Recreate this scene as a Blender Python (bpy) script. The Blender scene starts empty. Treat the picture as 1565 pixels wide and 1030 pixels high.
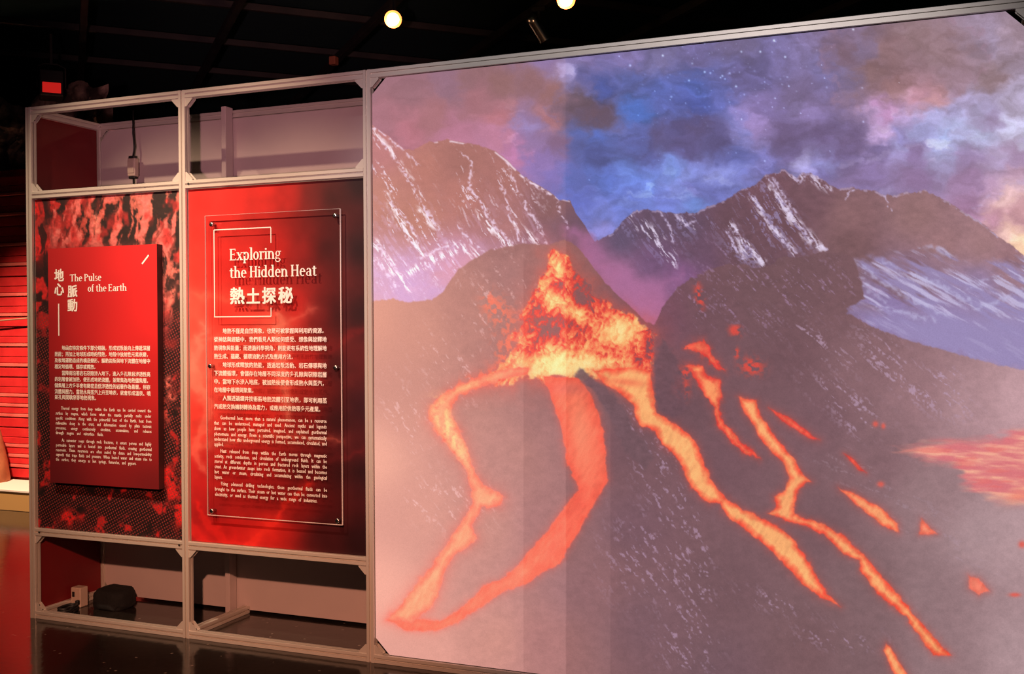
import bpy, bmesh, math, random
import numpy as np
from mathutils import Vector, Matrix
random.seed(7)
scene = bpy.context.scene
col = scene.collection

# ------------------------------------------------------------------ camera
CX, CY, CZ = 4.6188, -4.3269, 1.5881
YAW, PITCH, ROLL, FPX = 0.3844, -0.0102, -0.0056, 1600.0
def cam_axes():
    cy, sy, cp, sp = math.cos(YAW), math.sin(YAW), math.cos(PITCH), math.sin(PITCH)
    F = np.array([-sy*cp, cy*cp, sp]); R0 = np.array([cy, sy, 0.0]); U0 = np.cross(R0, F)
    cr, sr = math.cos(ROLL), math.sin(ROLL)
    return R0*cr + U0*sr, U0*cr - R0*sr, F
RT, UP, FW = cam_axes()
C0 = np.array([CX, CY, CZ])
def at_y(u, v, Y):                       # where a sight line through a traced point meets the plane y = Y
    d = FW + RT*(u-782.5)/FPX + UP*(515-v)/FPX
    return C0 + d*(Y-CY)/d[1]
def at_z(u, v, Z):
    d = FW + RT*(u-782.5)/FPX + UP*(515-v)/FPX
    return C0 + d*(Z-CZ)/d[2]
def to_uv(X, Y, Z):                      # outline tracing coordinates of points on a printed surface
    dx, dy, dz = X-CX, Y-CY, Z-CZ
    w = dx*FW[0]+dy*FW[1]+dz*FW[2]
    return 782.5+FPX*(dx*RT[0]+dy*RT[1]+dz*RT[2])/w, 515-FPX*(dx*UP[0]+dy*UP[1]+dz*UP[2])/w
cam = bpy.data.cameras.new('camera'); cam.sensor_width = 36.0; cam.lens = FPX/1565*36.0; cam.clip_end = 60
camo = bpy.data.objects.new('camera', cam); col.objects.link(camo)
m = Matrix(((RT[0], UP[0], -FW[0], CX), (RT[1], UP[1], -FW[1], CY), (RT[2], UP[2], -FW[2], CZ), (0, 0, 0, 1)))
camo.matrix_world = m; scene.camera = camo

# ------------------------------------------------------------------ world, exposure, large lights
scene.view_settings.view_transform = 'Standard'; scene.view_settings.look = 'None'
scene.view_settings.exposure = 0.0; scene.view_settings.gamma = 1.0
scene.view_settings.use_curve_mapping = False
w = bpy.data.worlds.new('world'); scene.world = w; w.use_nodes = True
w.node_tree.nodes['Background'].inputs[0].default_value = (0.5, 0.62, 0.7, 1)
w.node_tree.nodes['Background'].inputs[1].default_value = 0.012
def aim(o, t):
    o.rotation_euler = (Vector(t)-o.location).to_track_quat('-Z', 'Y').to_euler()
def spot(name, loc, tgt, energy, color, size, blend=.6, radius=.05):
    l = bpy.data.lights.new(name, 'SPOT'); l.energy = energy; l.color = color
    l.spot_size = math.radians(size); l.spot_blend = blend; l.shadow_soft_size = radius
    o = bpy.data.objects.new(name, l); col.objects.link(o); o.location = loc; aim(o, tgt); return o
spot('panel_spotlight', (0.40, -2.05, 3.95), (0.62, 0, 1.80), 430, (1, .68, .44), 44, 1.0, .03)        # ceiling spots on the text panels
spot('panel_spotlight', (1.42, -2.05, 3.95), (1.42, 0, 1.80), 410, (1, .68, .44), 44, 1.0, .03)
spot('warm_wash_light', (4.2, -4.6, 2.85), (1.2, 0.3, 0.25), 1050, (1, .41, .24), 36, 1., .05)        # unseen warm lamp added behind the visitor to light the lower back panel
spot('low_fill_light', (4.3, -4.9, 1.45), (1.05, 0.5, 2.62), 560, (1, .46, .50), 27, 1., .06)              # unseen pink fill added to brighten the upper back panel and top rails
spot('projector_spill', (3.4, -5.2, 3.3), (3.5, 0, 1.9), 430, (1, .9, .92), 40, .5, .05)                      # stray light of the projectors on the screen's frame
spot('plinth_spotlight', (-2.6, 0.9, 3.9), (-3.05, 2.85, 0.25), 1500, (1, .62, .44), 54, 1., .05)          # ceiling spot on the red wall and plinth

# ------------------------------------------------------------------ materials
def mat(name, color, rough=.5, metal=0., spec=.5, bump=None, var=None, coat=0.):
    M = bpy.data.materials.new(name); M.use_nodes = True; nt = M.node_tree; b = nt.nodes['Principled BSDF']
    b.inputs['Base Color'].default_value = (*color, 1); b.inputs['Roughness'].default_value = rough
    b.inputs['Metallic'].default_value = metal; b.inputs['Specular IOR Level'].default_value = spec
    b.inputs['Coat Weight'].default_value = coat
    if bump or var:
        tc = nt.nodes.new('ShaderNodeTexCoord')
    if var:                              # (scale, colour b)
        n = nt.nodes.new('ShaderNodeTexNoise'); n.inputs['Scale'].default_value = var[0]; n.inputs['Detail'].default_value = 5
        r = nt.nodes.new('ShaderNodeValToRGB'); r.color_ramp.elements[0].color = (*color, 1); r.color_ramp.elements[1].color = (*var[1], 1)
        r.color_ramp.elements[0].position = .38; r.color_ramp.elements[1].position = .66
        nt.links.new(tc.outputs['Object'], n.inputs['Vector']); nt.links.new(n.outputs['Fac'], r.inputs[0]); nt.links.new(r.outputs[0], b.inputs['Base Color'])
    if bump:
        n = nt.nodes.new('ShaderNodeTexNoise'); n.inputs['Scale'].default_value = bump[0]; n.inputs['Detail'].default_value = 4
        bp = nt.nodes.new('ShaderNodeBump'); bp.inputs['Strength'].default_value = bump[1]; bp.inputs['Distance'].default_value = .01
        nt.links.new(tc.outputs['Object'], n.inputs['Vector']); nt.links.new(n.outputs['Fac'], bp.inputs['Height']); nt.links.new(bp.outputs[0], b.inputs['Normal'])
    return M
def emit(name, color, strength):
    M = bpy.data.materials.new(name); M.use_nodes = True; nt = M.node_tree; b = nt.nodes['Principled BSDF']
    b.inputs['Base Color'].default_value = (*color, 1); b.inputs['Emission Color'].default_value = (*color, 1)
    b.inputs['Emission Strength'].default_value = strength; return M
ALU = mat('anodised_aluminium', (.66, .61, .55), .40, .30, .5, bump=(180, .015))
STEEL = mat('brushed_steel', (.62, .6, .58), .25, 1.)
SCREW = mat('blackened_screw', (.02, .02, .02), .4, .3)
BLACK = mat('black_plastic', (.012, .012, .013), .5)
RUBBER = mat('black_cloth', (.008, .009, .01), .9, bump=(60, .4))
WHITE = mat('white_lettering', (.93, .91, .88), .6)
FABRIC = mat('off_white_fabric', (.56, .47, .47), .9, bump=(420, .15), var=(3, (.60, .50, .49)))
REDSIDE = mat('red_side_panel', (.20, .008, .011), .55, var=(2.5, (.15, .006, .009)))
BEIGE = mat('beige_plastic', (.62, .5, .42), .45)
CEIL = mat('black_painted_ceiling', (.02, .06, .065), .9)
BEAM = mat('dark_ceiling_bar', (.042, .034, .034), .6, var=(4, (.022, .02, .022)))
DARKWALL = mat('black_wall', (.006, .007, .008), .85)
REDPLANK = mat('red_plank', (.62, .03, .03), .35, var=(6, (.5, .02, .022)))
PINKPLANK = mat('pale_red_plank', (.72, .16, .12), .4, var=(6, (.62, .1, .08)))
PLINTH = mat('white_plinth_top', (.85, .8, .66), .5)
PLINTHSIDE = mat('ochre_plinth_side', (.50, .31, .10), .6)
CLAY = mat('terracotta_clay', (.48, .20, .08), .7, bump=(25, .4), var=(9, (.36, .13, .05)))
ROCK = mat('mottled_rock', (.06, .035, .03), .9, bump=(9, 1.), var=(6, (.55, .36, .30)))
LAMPGLOW = emit('lamp_lens', (1, .80, .55), 6)
RINGGLOW = emit('lamp_halo', (1, .36, .10), .75)  # orange glow standing in for the halo round the lit lenses
REDGLOW = emit('red_gel', (.8, .02, .015), .55)
WHITEGLOW = emit('rim_glow', (1, .93, .85), 1.3)  # glow put on the unlit head to imitate its bright white rim
CORD = mat('tan_cord', (.36, .22, .12), .7)

def floor_material():
    M = bpy.data.materials.new('dark_polished_concrete'); M.use_nodes = True; nt = M.node_tree; L = nt.links; b = nt.nodes['Principled BSDF']
    tc = nt.nodes.new('ShaderNodeTexCoord')
    n = nt.nodes.new('ShaderNodeTexNoise'); n.inputs['Scale'].default_value = 3; n.inputs['Detail'].default_value = 6
    r = nt.nodes.new('ShaderNodeValToRGB'); r.color_ramp.elements[0].color = (.010, .009, .008, 1); r.color_ramp.elements[1].color = (.030, .024, .020, 1)
    L.new(tc.outputs['Object'], n.inputs['Vector']); L.new(n.outputs['Fac'], r.inputs[0])
    v = nt.nodes.new('ShaderNodeTexVoronoi'); v.inputs['Scale'].default_value = 17
    v2 = nt.nodes.new('ShaderNodeTexNoise'); v2.inputs['Scale'].default_value = 9
    L.new(tc.outputs['Object'], v.inputs['Vector']); L.new(tc.outputs['Object'], v2.inputs['Vector'])
    lt = nt.nodes.new('ShaderNodeMath'); lt.operation = 'LESS_THAN'; lt.inputs[1].default_value = .12
    gt = nt.nodes.new('ShaderNodeMath'); gt.operation = 'GREATER_THAN'; gt.inputs[1].default_value = .54
    mu = nt.nodes.new('ShaderNodeMath'); mu.operation = 'MULTIPLY'
    L.new(v.outputs['Distance'], lt.inputs[0]); L.new(v2.outputs['Fac'], gt.inputs[0]); L.new(lt.outputs[0], mu.inputs[0]); L.new(gt.outputs[0], mu.inputs[1])
    mx = nt.nodes.new('ShaderNodeMix'); mx.data_type = 'RGBA'; mx.inputs['B'].default_value = (.20, .17, .14, 1)
    L.new(mu.outputs[0], mx.inputs['Factor']); L.new(r.outputs[0], mx.inputs['A']); L.new(mx.outputs['Result'], b.inputs['Base Color'])
    n2 = nt.nodes.new('ShaderNodeTexNoise'); n2.inputs['Scale'].default_value = 22; n2.inputs['Detail'].default_value = 4
    rr = nt.nodes.new('ShaderNodeMapRange'); rr.inputs['To Min'].default_value = .06; rr.inputs['To Max'].default_value = .20
    L.new(tc.outputs['Object'], n2.inputs['Vector']); L.new(n2.outputs['Fac'], rr.inputs['Value']); L.new(rr.outputs[0], b.inputs['Roughness'])
    bp = nt.nodes.new('ShaderNodeBump'); bp.inputs['Strength'].default_value = .12; bp.inputs['Distance'].default_value = .006
    L.new(n2.outputs['Fac'], bp.inputs['Height']); L.new(bp.outputs[0], b.inputs['Normal'])
    b.inputs['Specular IOR Level'].default_value = .6
    return M
def printed(name, rough=.5, dots=False, base=1.0):
    # flat print: colours stored on the surface, optional fine dot screen
    M = bpy.data.materials.new(name); M.use_nodes = True; nt = M.node_tree; L = nt.links; b = nt.nodes['Principled BSDF']
    a = nt.nodes.new('ShaderNodeVertexColor'); a.layer_name = 'print'
    src = a.outputs['Color']
    if dots:
        tc = nt.nodes.new('ShaderNodeTexCoord'); mp = nt.nodes.new('ShaderNodeMapping'); mp.inputs['Rotation'].default_value = (0, .5, 0); mp.inputs['Scale'].default_value = (64, 0, 64)
        v = nt.nodes.new('ShaderNodeTexVoronoi'); v.inputs['Randomness'].default_value = .12; v.inputs['Scale'].default_value = 1
        L.new(tc.outputs['Object'], mp.inputs['Vector']); L.new(mp.outputs[0], v.inputs['Vector'])
        lt = nt.nodes.new('ShaderNodeMapRange'); lt.inputs['From Min'].default_value = .34; lt.inputs['From Max'].default_value = .2
        L.new(v.outputs['Distance'], lt.inputs['Value'])
        mu = nt.nodes.new('ShaderNodeMath'); mu.operation = 'MULTIPLY'; L.new(lt.outputs[0], mu.inputs[0]); L.new(a.outputs['Alpha'], mu.inputs[1])
        mx = nt.nodes.new('ShaderNodeMix'); mx.data_type = 'RGBA'; mx.inputs['B'].default_value = (.25, .035, .035, 1)
        L.new(mu.outputs[0], mx.inputs['Factor']); L.new(src, mx.inputs['A']); src = mx.outputs['Result']
    L.new(src, b.inputs['Base Color']); b.inputs['Roughness'].default_value = rough
    return M
def screen_material():
    M = bpy.data.materials.new('lit_projection_fabric'); M.use_nodes = True; nt = M.node_tree; L = nt.links; b = nt.nodes['Principled BSDF']
    a = nt.nodes.new('ShaderNodeVertexColor'); a.layer_name = 'print'
    tc = nt.nodes.new('ShaderNodeTexCoord')
    n = nt.nodes.new('ShaderNodeTexNoise'); n.inputs['Scale'].default_value = 260; n.inputs['Detail'].default_value = 2     # woven grain
    mr = nt.nodes.new('ShaderNodeMapRange'); mr.inputs['To Min'].default_value = .86; mr.inputs['To Max'].default_value = 1.14
    L.new(tc.outputs['Object'], n.inputs['Vector']); L.new(n.outputs['Fac'], mr.inputs['Value'])
    vm = nt.nodes.new('ShaderNodeVectorMath'); vm.operation = 'SCALE'
    L.new(a.outputs['Color'], vm.inputs[0]); L.new(mr.outputs[0], vm.inputs['Scale'])
    L.new(vm.outputs[0], b.inputs['Emission Color']); b.inputs['Emission Strength'].default_value = .93
    b.inputs['Base Color'].default_value = (.05, .047, .045, 1); b.inputs['Roughness'].default_value = .95; b.inputs['Specular IOR Level'].default_value = .1
    M.cycles.emission_sampling = 'NONE'
    return M
def acrylic_material():
    M = bpy.data.materials.new('clear_acrylic'); M.use_nodes = True; nt = M.node_tree; L = nt.links
    nt.nodes.remove(nt.nodes['Principled BSDF']); out = nt.nodes['Material Output']
    t = nt.nodes.new('ShaderNodeBsdfTransparent'); t.inputs[0].default_value = (.97, .97, .97, 1)
    g = nt.nodes.new('ShaderNodeBsdfGlossy'); g.inputs['Roughness'].default_value = .03
    f = nt.nodes.new('ShaderNodeValue'); f.outputs[0].default_value = .045
    mx = nt.nodes.new('ShaderNodeMixShader'); L.new(f.outputs[0], mx.inputs[0]); L.new(t.outputs[0], mx.inputs[1]); L.new(g.outputs[0], mx.inputs[2]); L.new(mx.outputs[0], out.inputs['Surface'])
    return M
FLOORM = floor_material(); ACRYLIC = acrylic_material(); ACRYLEDGE = mat('acrylic_edge_glow', (.80, .70, .68), .3)  # pale edge colour stands in for light caught in the sheet's rim

# ------------------------------------------------------------------ mesh helpers
def link(name, me, m=None, parent=None, loc=None):
    o = bpy.data.objects.new(name, me); col.objects.link(o)
    if m is not None and me is not None and not me.materials:
        me.materials.append(m)
    if parent is not None: o.parent = parent
    if loc is not None: o.location = loc
    return o
def tag(o, label, cat, group=None, kind=None):
    if label: o['label'] = label
    if cat: o['category'] = cat
    if group: o['group'] = group
    if kind: o['kind'] = kind
    return o
def thing(name, label, cat, loc=(0, 0, 0), rz=0, group=None):
    o = bpy.data.objects.new(name, None); col.objects.link(o); o.location = loc; o.rotation_euler = (0, 0, rz); o.empty_display_size = .1
    return tag(o, label, cat, group)
def pyd(name, V, F):
    me = bpy.data.meshes.new(name); me.from_pydata([tuple(map(float, v)) for v in V], [], F); me.update(); return me
def box_me(name, x0, y0, z0, x1, y1, z1, bev=.002):
    bm = bmesh.new(); bmesh.ops.create_cube(bm, size=1)
    bmesh.ops.scale(bm, vec=(abs(x1-x0), abs(y1-y0), abs(z1-z0)), verts=bm.verts)
    bmesh.ops.translate(bm, vec=((x0+x1)/2, (y0+y1)/2, (z0+z1)/2), verts=bm.verts)
    if bev: bmesh.ops.bevel(bm, geom=bm.edges[:], offset=bev, segments=1, affect='EDGES')
    me = bpy.data.meshes.new(name); bm.to_mesh(me); bm.free(); return me
def prof_section(a=.04, s=.009, d=.010, c=.0015):
    # one T-slot extrusion section, counter-clockwise from the lower left
    h = a/2; side = [(-h+c, -h), (-s/2, -h), (-s/2, -h+d), (s/2, -h+d), (s/2, -h), (h-c, -h)]
    pts = []
    for k in range(4):
        cs, sn = [(1, 0), (0, 1), (-1, 0), (0, -1)][k]
        pts += [(x*cs-y*sn, x*sn+y*cs) for x, y in side]
    return pts
SECTION = prof_section()
def prof_me(name, axis, length):
    # extrusion along an axis from the origin, section centred on it
    n = len(SECTION); V = []
    for t in (0, length):
        for a, b in SECTION:
            V.append({'x': (t, a, b), 'y': (b, t, a), 'z': (a, b, t)}[axis])
    F = [(i, (i+1) % n, n+(i+1) % n, n+i) for i in range(n)]+[tuple(range(n))[::-1], tuple(range(n, 2*n))]
    return pyd(name, V, F)
def tube_me(name, pts, r, seg=10, closed_ends=True):
    V = []; F = []; pts = [Vector(p) for p in pts]; rad = r if isinstance(r, (list, tuple)) else [r]*len(pts)
    for i, p in enumerate(pts):
        d = (pts[min(i+1, len(pts)-1)]-pts[max(i-1, 0)]).normalized()
        a = d.cross(Vector((0, 0, 1)));
        if a.length < 1e-3: a = d.cross(Vector((1, 0, 0)))
        a.normalize(); b = d.cross(a)
        for k in range(seg):
            t = 2*math.pi*k/seg; V.append(p+(a*math.cos(t)+b*math.sin(t))*rad[i])
    for i in range(len(pts)-1):
        for k in range(seg):
            F.append((i*seg+k, i*seg+(k+1) % seg, (i+1)*seg+(k+1) % seg, (i+1)*seg+k))
    if closed_ends: F += [tuple(range(seg))[::-1], tuple(range((len(pts)-1)*seg, len(pts)*seg))]
    me = pyd(name, V, F)
    for p in me.polygons: p.use_smooth = len(p.vertices) == 4
    return me
def lathe_me(name, prof, seg=24):
    V = []; F = []
    for r, z in prof:
        for k in range(seg):
            t = 2*math.pi*k/seg; V.append((r*math.cos(t), r*math.sin(t), z))
    n = len(prof)
    for i in range(n-1):
        for k in range(seg): F.append((i*seg+k, i*seg+(k+1) % seg, (i+1)*seg+(k+1) % seg, (i+1)*seg+k))
    F += [tuple(range(seg))[::-1], tuple(range((n-1)*seg, n*seg))]
    me = pyd(name, V, F)
    for p in me.polygons: p.use_smooth = len(p.vertices) == 4
    return me
def to_lin(c):
    c = np.clip(c, 0, 1); return np.where(c <= .04045, c/12.92, ((c+.055)/1.055)**2.4)
def grid_me(name, x0, x1, z0, z1, nx, nz, y, paint, alpha=None, cut=0, lin=True):
    # a flat printed sheet facing -y with a colour for every point; cut = corner cells trimmed at 45 degrees
    xs = np.linspace(x0, x1, nx+1); zs = np.linspace(z1, z0, nz+1)
    X, Z = np.meshgrid(xs, zs); U, V = to_uv(X, np.full_like(X, y), Z)
    rgb = paint(U, V); A = np.ones(X.shape) if alpha is None else alpha(U, V)
    rgba = np.concatenate([to_lin(rgb) if lin else rgb, A[..., None]], -1).astype(np.float32)
    I, J = np.meshgrid(np.arange(nz), np.arange(nx), indexing='ij')
    a = I*(nx+1)+J
    quad = np.stack([a, a+(nx+1), a+(nx+2), a+1], -1)        # tl, bl, br, tr
    keep = np.ones((nz, nx), bool); tris = []
    if cut:
        for top in (0, 1):
            for left in (0, 1):
                ii = I if top else nz-1-I; jj = J if left else nx-1-J
                s = ii+jj
                keep &= ~(s <= cut-1)
                dg = quad[s == cut-1]
                drop = {(1, 1): 0, (0, 1): 1, (0, 0): 2, (1, 0): 3}[(top, left)]
                tris.append(np.delete(dg, drop, axis=1))
    q = quad[keep].reshape(-1, 4); t = np.concatenate(tris).reshape(-1, 3) if tris else np.zeros((0, 3), int)
    me = bpy.data.meshes.new(name); nv = X.size
    used = np.zeros(nv, bool); used[q.ravel()] = True; used[t.ravel()] = True
    idx = np.cumsum(used)-1; q = idx[q]; t = idx[t]
    co = np.stack([X.ravel(), np.full(nv, y), Z.ravel()], -1)[used].astype(np.float32); rgba = rgba.reshape(-1, 4)[used]
    me.vertices.add(len(co)); me.vertices.foreach_set('co', co.ravel())
    loops = np.concatenate([q.ravel(), t.ravel()]).astype(np.int32); me.loops.add(len(loops)); me.loops.foreach_set('vertex_index', loops)
    st = np.concatenate([np.arange(len(q))*4, len(q)*4+np.arange(len(t))*3]).astype(np.int32)
    me.polygons.add(len(st)); me.polygons.foreach_set('loop_start', st); me.update(calc_edges=True)
    at = me.color_attributes.new('print', 'FLOAT_COLOR', 'POINT'); at.data.foreach_set('color', rgba.ravel())
    return me

# ---------- noise and drawing helpers (photo-traced outlines, u right, v down) ----------
def _hash(ix,iy,s):
    h=(ix.astype(np.int64)*374761393+iy.astype(np.int64)*668265263+s*1442695041)&0xffffffff
    h=((h^(h>>13))*1274126177)&0xffffffff
    return ((h^(h>>16))&0xffff)/65535.0
def vnoise(x,y,s=0):
    ix=np.floor(x);iy=np.floor(y);fx=x-ix;fy=y-iy
    fx=fx*fx*fx*(fx*(fx*6-15)+10);fy=fy*fy*fy*(fy*(fy*6-15)+10)
    ix=ix.astype(np.int64);iy=iy.astype(np.int64)
    a=_hash(ix,iy,s);b=_hash(ix+1,iy,s);c=_hash(ix,iy+1,s);d=_hash(ix+1,iy+1,s)
    return (a+(b-a)*fx)*(1-fy)+(c+(d-c)*fx)*fy
def fbm(x,y,o=4,s=0):
    t=0;a=.5;n=0
    for i in range(o):
        t=t+a*vnoise(x,y,s+i*17);n+=a;x=x*2.03+11.7;y=y*2.03+5.3;a*=.5
    return t/n
def ss(a,b,x):
    t=np.clip((x-a)/(b-a),0,1);return t*t*(3-2*t)
def sd_poly(U,V,pts,margin=40):
    pts=np.array(pts,float);out=np.full(U.shape,1e3)
    x0,y0=pts.min(0)-margin;x1,y1=pts.max(0)+margin
    m=(U>x0)&(U<x1)&(V>y0)&(V<y1)
    if not m.any(): return out
    u=U[m];v=V[m];d=np.full(u.shape,1e12);ins=np.zeros(u.shape,bool)
    n=len(pts)
    for i in range(n):
        ax,ay=pts[i];bx,by=pts[(i+1)%n];ex,ey=bx-ax,by-ay
        t=np.clip(((u-ax)*ex+(v-ay)*ey)/(ex*ex+ey*ey+1e-9),0,1)
        d=np.minimum(d,(u-ax-t*ex)**2+(v-ay-t*ey)**2)
        c=((ay>v)!=(by>v))&(u<ex*(v-ay)/(ey if abs(ey)>1e-9 else 1e-9)+ax);ins^=c
    d=np.sqrt(d);out[m]=np.where(ins,-d,d);return out
def sd_line(U,V,pts,margin=40):
    # pts (u,v,r): distance minus the interpolated radius
    out=np.full(U.shape,1e3);P=np.array([(p[0],p[1]) for p in pts],float)
    x0,y0=P.min(0)-margin;x1,y1=P.max(0)+margin
    m=(U>x0)&(U<x1)&(V>y0)&(V<y1)
    if not m.any(): return out
    u=U[m];v=V[m];d=np.full(u.shape,1e6)
    for (ax,ay,ar),(bx,by,br) in zip(pts[:-1],pts[1:]):
        ex,ey=bx-ax,by-ay
        t=np.clip(((u-ax)*ex+(v-ay)*ey)/(ex*ex+ey*ey+1e-9),0,1)
        d=np.minimum(d,np.hypot(u-ax-t*ex,v-ay-t*ey)-(ar+(br-ar)*t))
    out[m]=d;return out
def idw(U,V,pts,p=3.0,r=14.0):
    num=np.zeros(U.shape+(3,));den=np.zeros(U.shape)
    for u,v,c in pts:
        w=1.0/((U-u)**2+(V-v)**2+r*r)**(p/2)
        den+=w;num+=w[...,None]*(np.array(c,float)/255)
    return num/den[...,None]
def box(U,V,x0,y0,x1,y1):
    m=(U>=x0)&(U<=x1)&(V>=y0)&(V<=y1)
    r=np.flatnonzero(m.any(1));c=np.flatnonzero(m.any(0))
    if not len(r): return (slice(0,0),slice(0,0))
    return (slice(r[0],r[-1]+1),slice(c[0],c[-1]+1))
def pbox(U,V,pts,g=30):
    xs=[p[0] for p in pts];ys=[p[1] for p in pts]
    return box(U,V,min(xs)-g,min(ys)-g,max(xs)+g,max(ys)+g)
def mix(a,b,m):
    b=np.asarray(b,float)
    if b.ndim==1: b=b/255.0
    return a+(b-a)*m[...,None]
def below(U,V,ridge,jag=0,s=3,soft=1.2):
    xs=[p[0] for p in ridge];ys=[p[1] for p in ridge]
    y=np.interp(U,xs,ys)
    if jag: y=y+jag*(fbm(U/7,U*0+.5,3,s)-.5)*2
    return ss(-soft,soft,V-y)
# ---------- the projected picture ----------
SKY=[(1460,195,(186,188,232)),(1500,170,(178,166,206)),(1410,200,(172,170,225)),(1565,205,(200,192,222)),(1450,170,(178,168,214)),(1400,165,(196,158,192)),(1059,40,(110,100,140)),(1063,80,(104,96,146)),(1063,132,(85,100,175)),(1063,164,(85,98,180)),(1063,200,(98,85,130)),(1119,60,(118,105,145)),(1139,120,(112,102,155)),(1099,152,(100,105,175)),(1171,168,(130,112,165)),(1159,188,(165,140,200)),(1135,204,(150,145,215)),(1239,176,(150,130,185)),(1219,152,(120,105,145)),(1199,208,(110,92,135)),(1250,205,(110,92,135)),(1300,212,(118,98,140)),(1280,112,(125,120,180)),(1296,80,(122,98,125)),(1316,76,(130,118,165)),(1360,80,(140,108,115)),(1330,110,(136,104,110)),(1400,48,(145,118,125)),(1440,80,(150,122,132)),(1500,68,(160,140,165)),(1552,52,(160,135,150)),(1512,116,(146,120,128)),(1460,124,(165,135,155)),(1368,132,(150,110,115)),(1400,148,(206,148,166)),(1424,152,(208,152,160)),(1360,172,(195,145,190)),(1344,204,(208,174,222)),(1380,180,(190,165,215)),(1420,180,(182,177,226)),(1480,160,(180,165,205)),(1552,160,(185,170,200)),(1440,208,(180,190,240)),(1540,192,(205,200,230)),(1516,182,(160,140,176)),(1500,205,(188,188,228)),(1380,208,(160,150,210)),(1372,230,(175,170,225)),(1344,232,(130,115,165)),(1400,232,(140,118,165)),(1440,246,(175,180,225)),(1520,248,(200,185,220)),(1480,240,(155,135,175)),(1556,236,(175,150,180)),(1231,248,(178,168,222)),(1263,248,(150,145,205)),(1290,240,(118,100,145)),(1210,236,(115,100,150)),(1179,248,(120,115,180)),(1320,264,(135,118,170)),(1260,268,(128,116,176)),(1400,272,(145,118,160)),(1480,276,(165,130,165)),(1552,266,(215,175,190)),(1512,296,(200,160,185)),(1540,308,(235,190,190)),(1480,316,(175,130,165)),(1520,335,(190,140,165)),(1540,352,(240,195,185)),(1556,368,(250,205,170)),(1575,380,(252,208,170)),(1560,340,(200,150,160)),(1059,264,(140,150,225)),(1099,264,(145,150,220)),(1071,280,(115,120,190)),(1059,304,(120,150,230)),(1119,240,(105,110,180)),(1099,296,(115,120,195)),(1100,220,(92,84,135)),(587,124,(150,105,120)),(587,179,(165,110,125)),(624,142,(140,98,112)),(680,131,(140,105,130)),(661,179,(165,108,118)),(624,198,(180,112,128)),(717,105,(140,100,108)),(773,124,(138,98,100)),(735,153,(160,105,118)),(765,176,(180,112,125)),(698,205,(182,118,145)),(758,216,(190,125,155)),(787,239,(185,120,165)),(810,179,(140,115,165)),(817,209,(140,112,160)),(806,190,(150,134,194)),(839,179,(165,108,120)),(847,142,(140,98,100)),(817,124,(132,95,102)),(836,94,(135,115,170)),(876,113,(170,160,220)),(884,94,(130,115,165)),(906,87,(120,105,155)),(895,120,(100,95,150)),(847,224,(125,95,130)),(824,254,(140,115,180)),(847,268,(125,110,180)),(884,157,(98,78,90)),(906,176,(105,80,95)),(925,182,(100,80,100)),(884,202,(95,110,185)),(921,139,(75,85,150)),(921,205,(90,110,190)),(884,228,(90,95,155)),(921,242,(80,85,145)),(876,272,(100,110,185)),(921,272,(100,120,205)),(884,305,(105,115,200)),(921,328,(120,130,210)),(914,350,(140,135,205)),(958,309,(115,130,215)),(958,268,(115,140,230)),(995,283,(125,150,240)),(1032,261,(135,160,245)),(988,235,(92,92,155)),(977,216,(95,100,165)),(1014,209,(98,90,140)),(1051,190,(95,88,145)),(1051,225,(96,86,138)),(977,172,(80,110,190)),(1032,179,(95,105,180)),(1014,142,(92,105,180)),(958,124,(92,100,165)),(1014,87,(120,110,155)),(958,83,(125,110,160)),(1062,76,(122,108,155)),(1032,283,(130,138,210)),(1014,298,(115,125,205)),(1062,287,(120,118,190))]
CLOUDS=[([(540,128),(690,110),(800,95),(866,90),(866,200),(845,205),(800,180),(740,172),(690,186),(600,178),(540,170)],(136,93,98),.6,22,None),
([(858,140),(885,145),(915,170),(945,184),(935,197),(890,192),(858,188)],(92,72,86),.85,9,(120,110,165)),
([(985,238),(1005,190),(1060,172),(1110,180),(1135,205),(1100,228),(1040,238),(1010,250)],(84,73,110),.85,10,(112,118,190)),
([(900,240),(950,226),(1000,240),(975,258),(915,262)],(74,78,124),.7,9,(96,112,185)),
([(1080,238),(1130,228),(1160,240),(1130,252),(1090,252)],(86,84,138),.7,8,None),
([(1152,205),(1190,178),(1250,180),(1290,200),(1340,212),(1372,232),(1340,246),(1260,240),(1180,234)],(98,79,112),.85,10,(160,142,205)),
([(1180,120),(1240,105),(1290,125),(1320,160),(1270,175),(1200,165)],(106,86,118),.6,14,None),
([(1266,100),(1285,50),(1340,30),(1480,40),(1505,90),(1470,130),(1440,150),(1400,142),(1350,150),(1310,165),(1285,140)],(132,98,100),.7,14,(178,134,158)),
([(1465,135),(1515,103),(1548,118),(1505,152)],(132,105,110),.8,9,None),
([(1494,186),(1515,176),(1538,183),(1515,196)],(140,118,148),.85,5,None),([(1445,200),(1470,194),(1480,200),(1460,206)],(150,136,176),.7,4,None),
([(1260,275),(1300,255),(1350,238),(1408,222),(1440,238),(1480,242),(1540,226),(1600,222),(1600,275),(1530,288),(1490,312),(1450,322),(1380,300),(1300,292)],(138,107,144),.75,11,(188,172,214)),
([(1500,330),(1530,318),(1600,310),(1600,330),(1545,345),(1515,350)],(196,142,152),.7,6,(240,190,180)),
([(1545,352),(1600,340),(1600,352),(1560,364)],(216,158,150),.6,4,None),
([(1264,86),(1284,88),(1280,112),(1262,104)],(112,83,100),.8,6,(130,118,172)),
([(1040,300),(1075,282),(1110,278),(1120,292),(1080,306)],(96,96,160),.7,7,None),([(920,300),(960,285),(985,292),(950,305)],(84,98,170),.6,6,None)]
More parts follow.
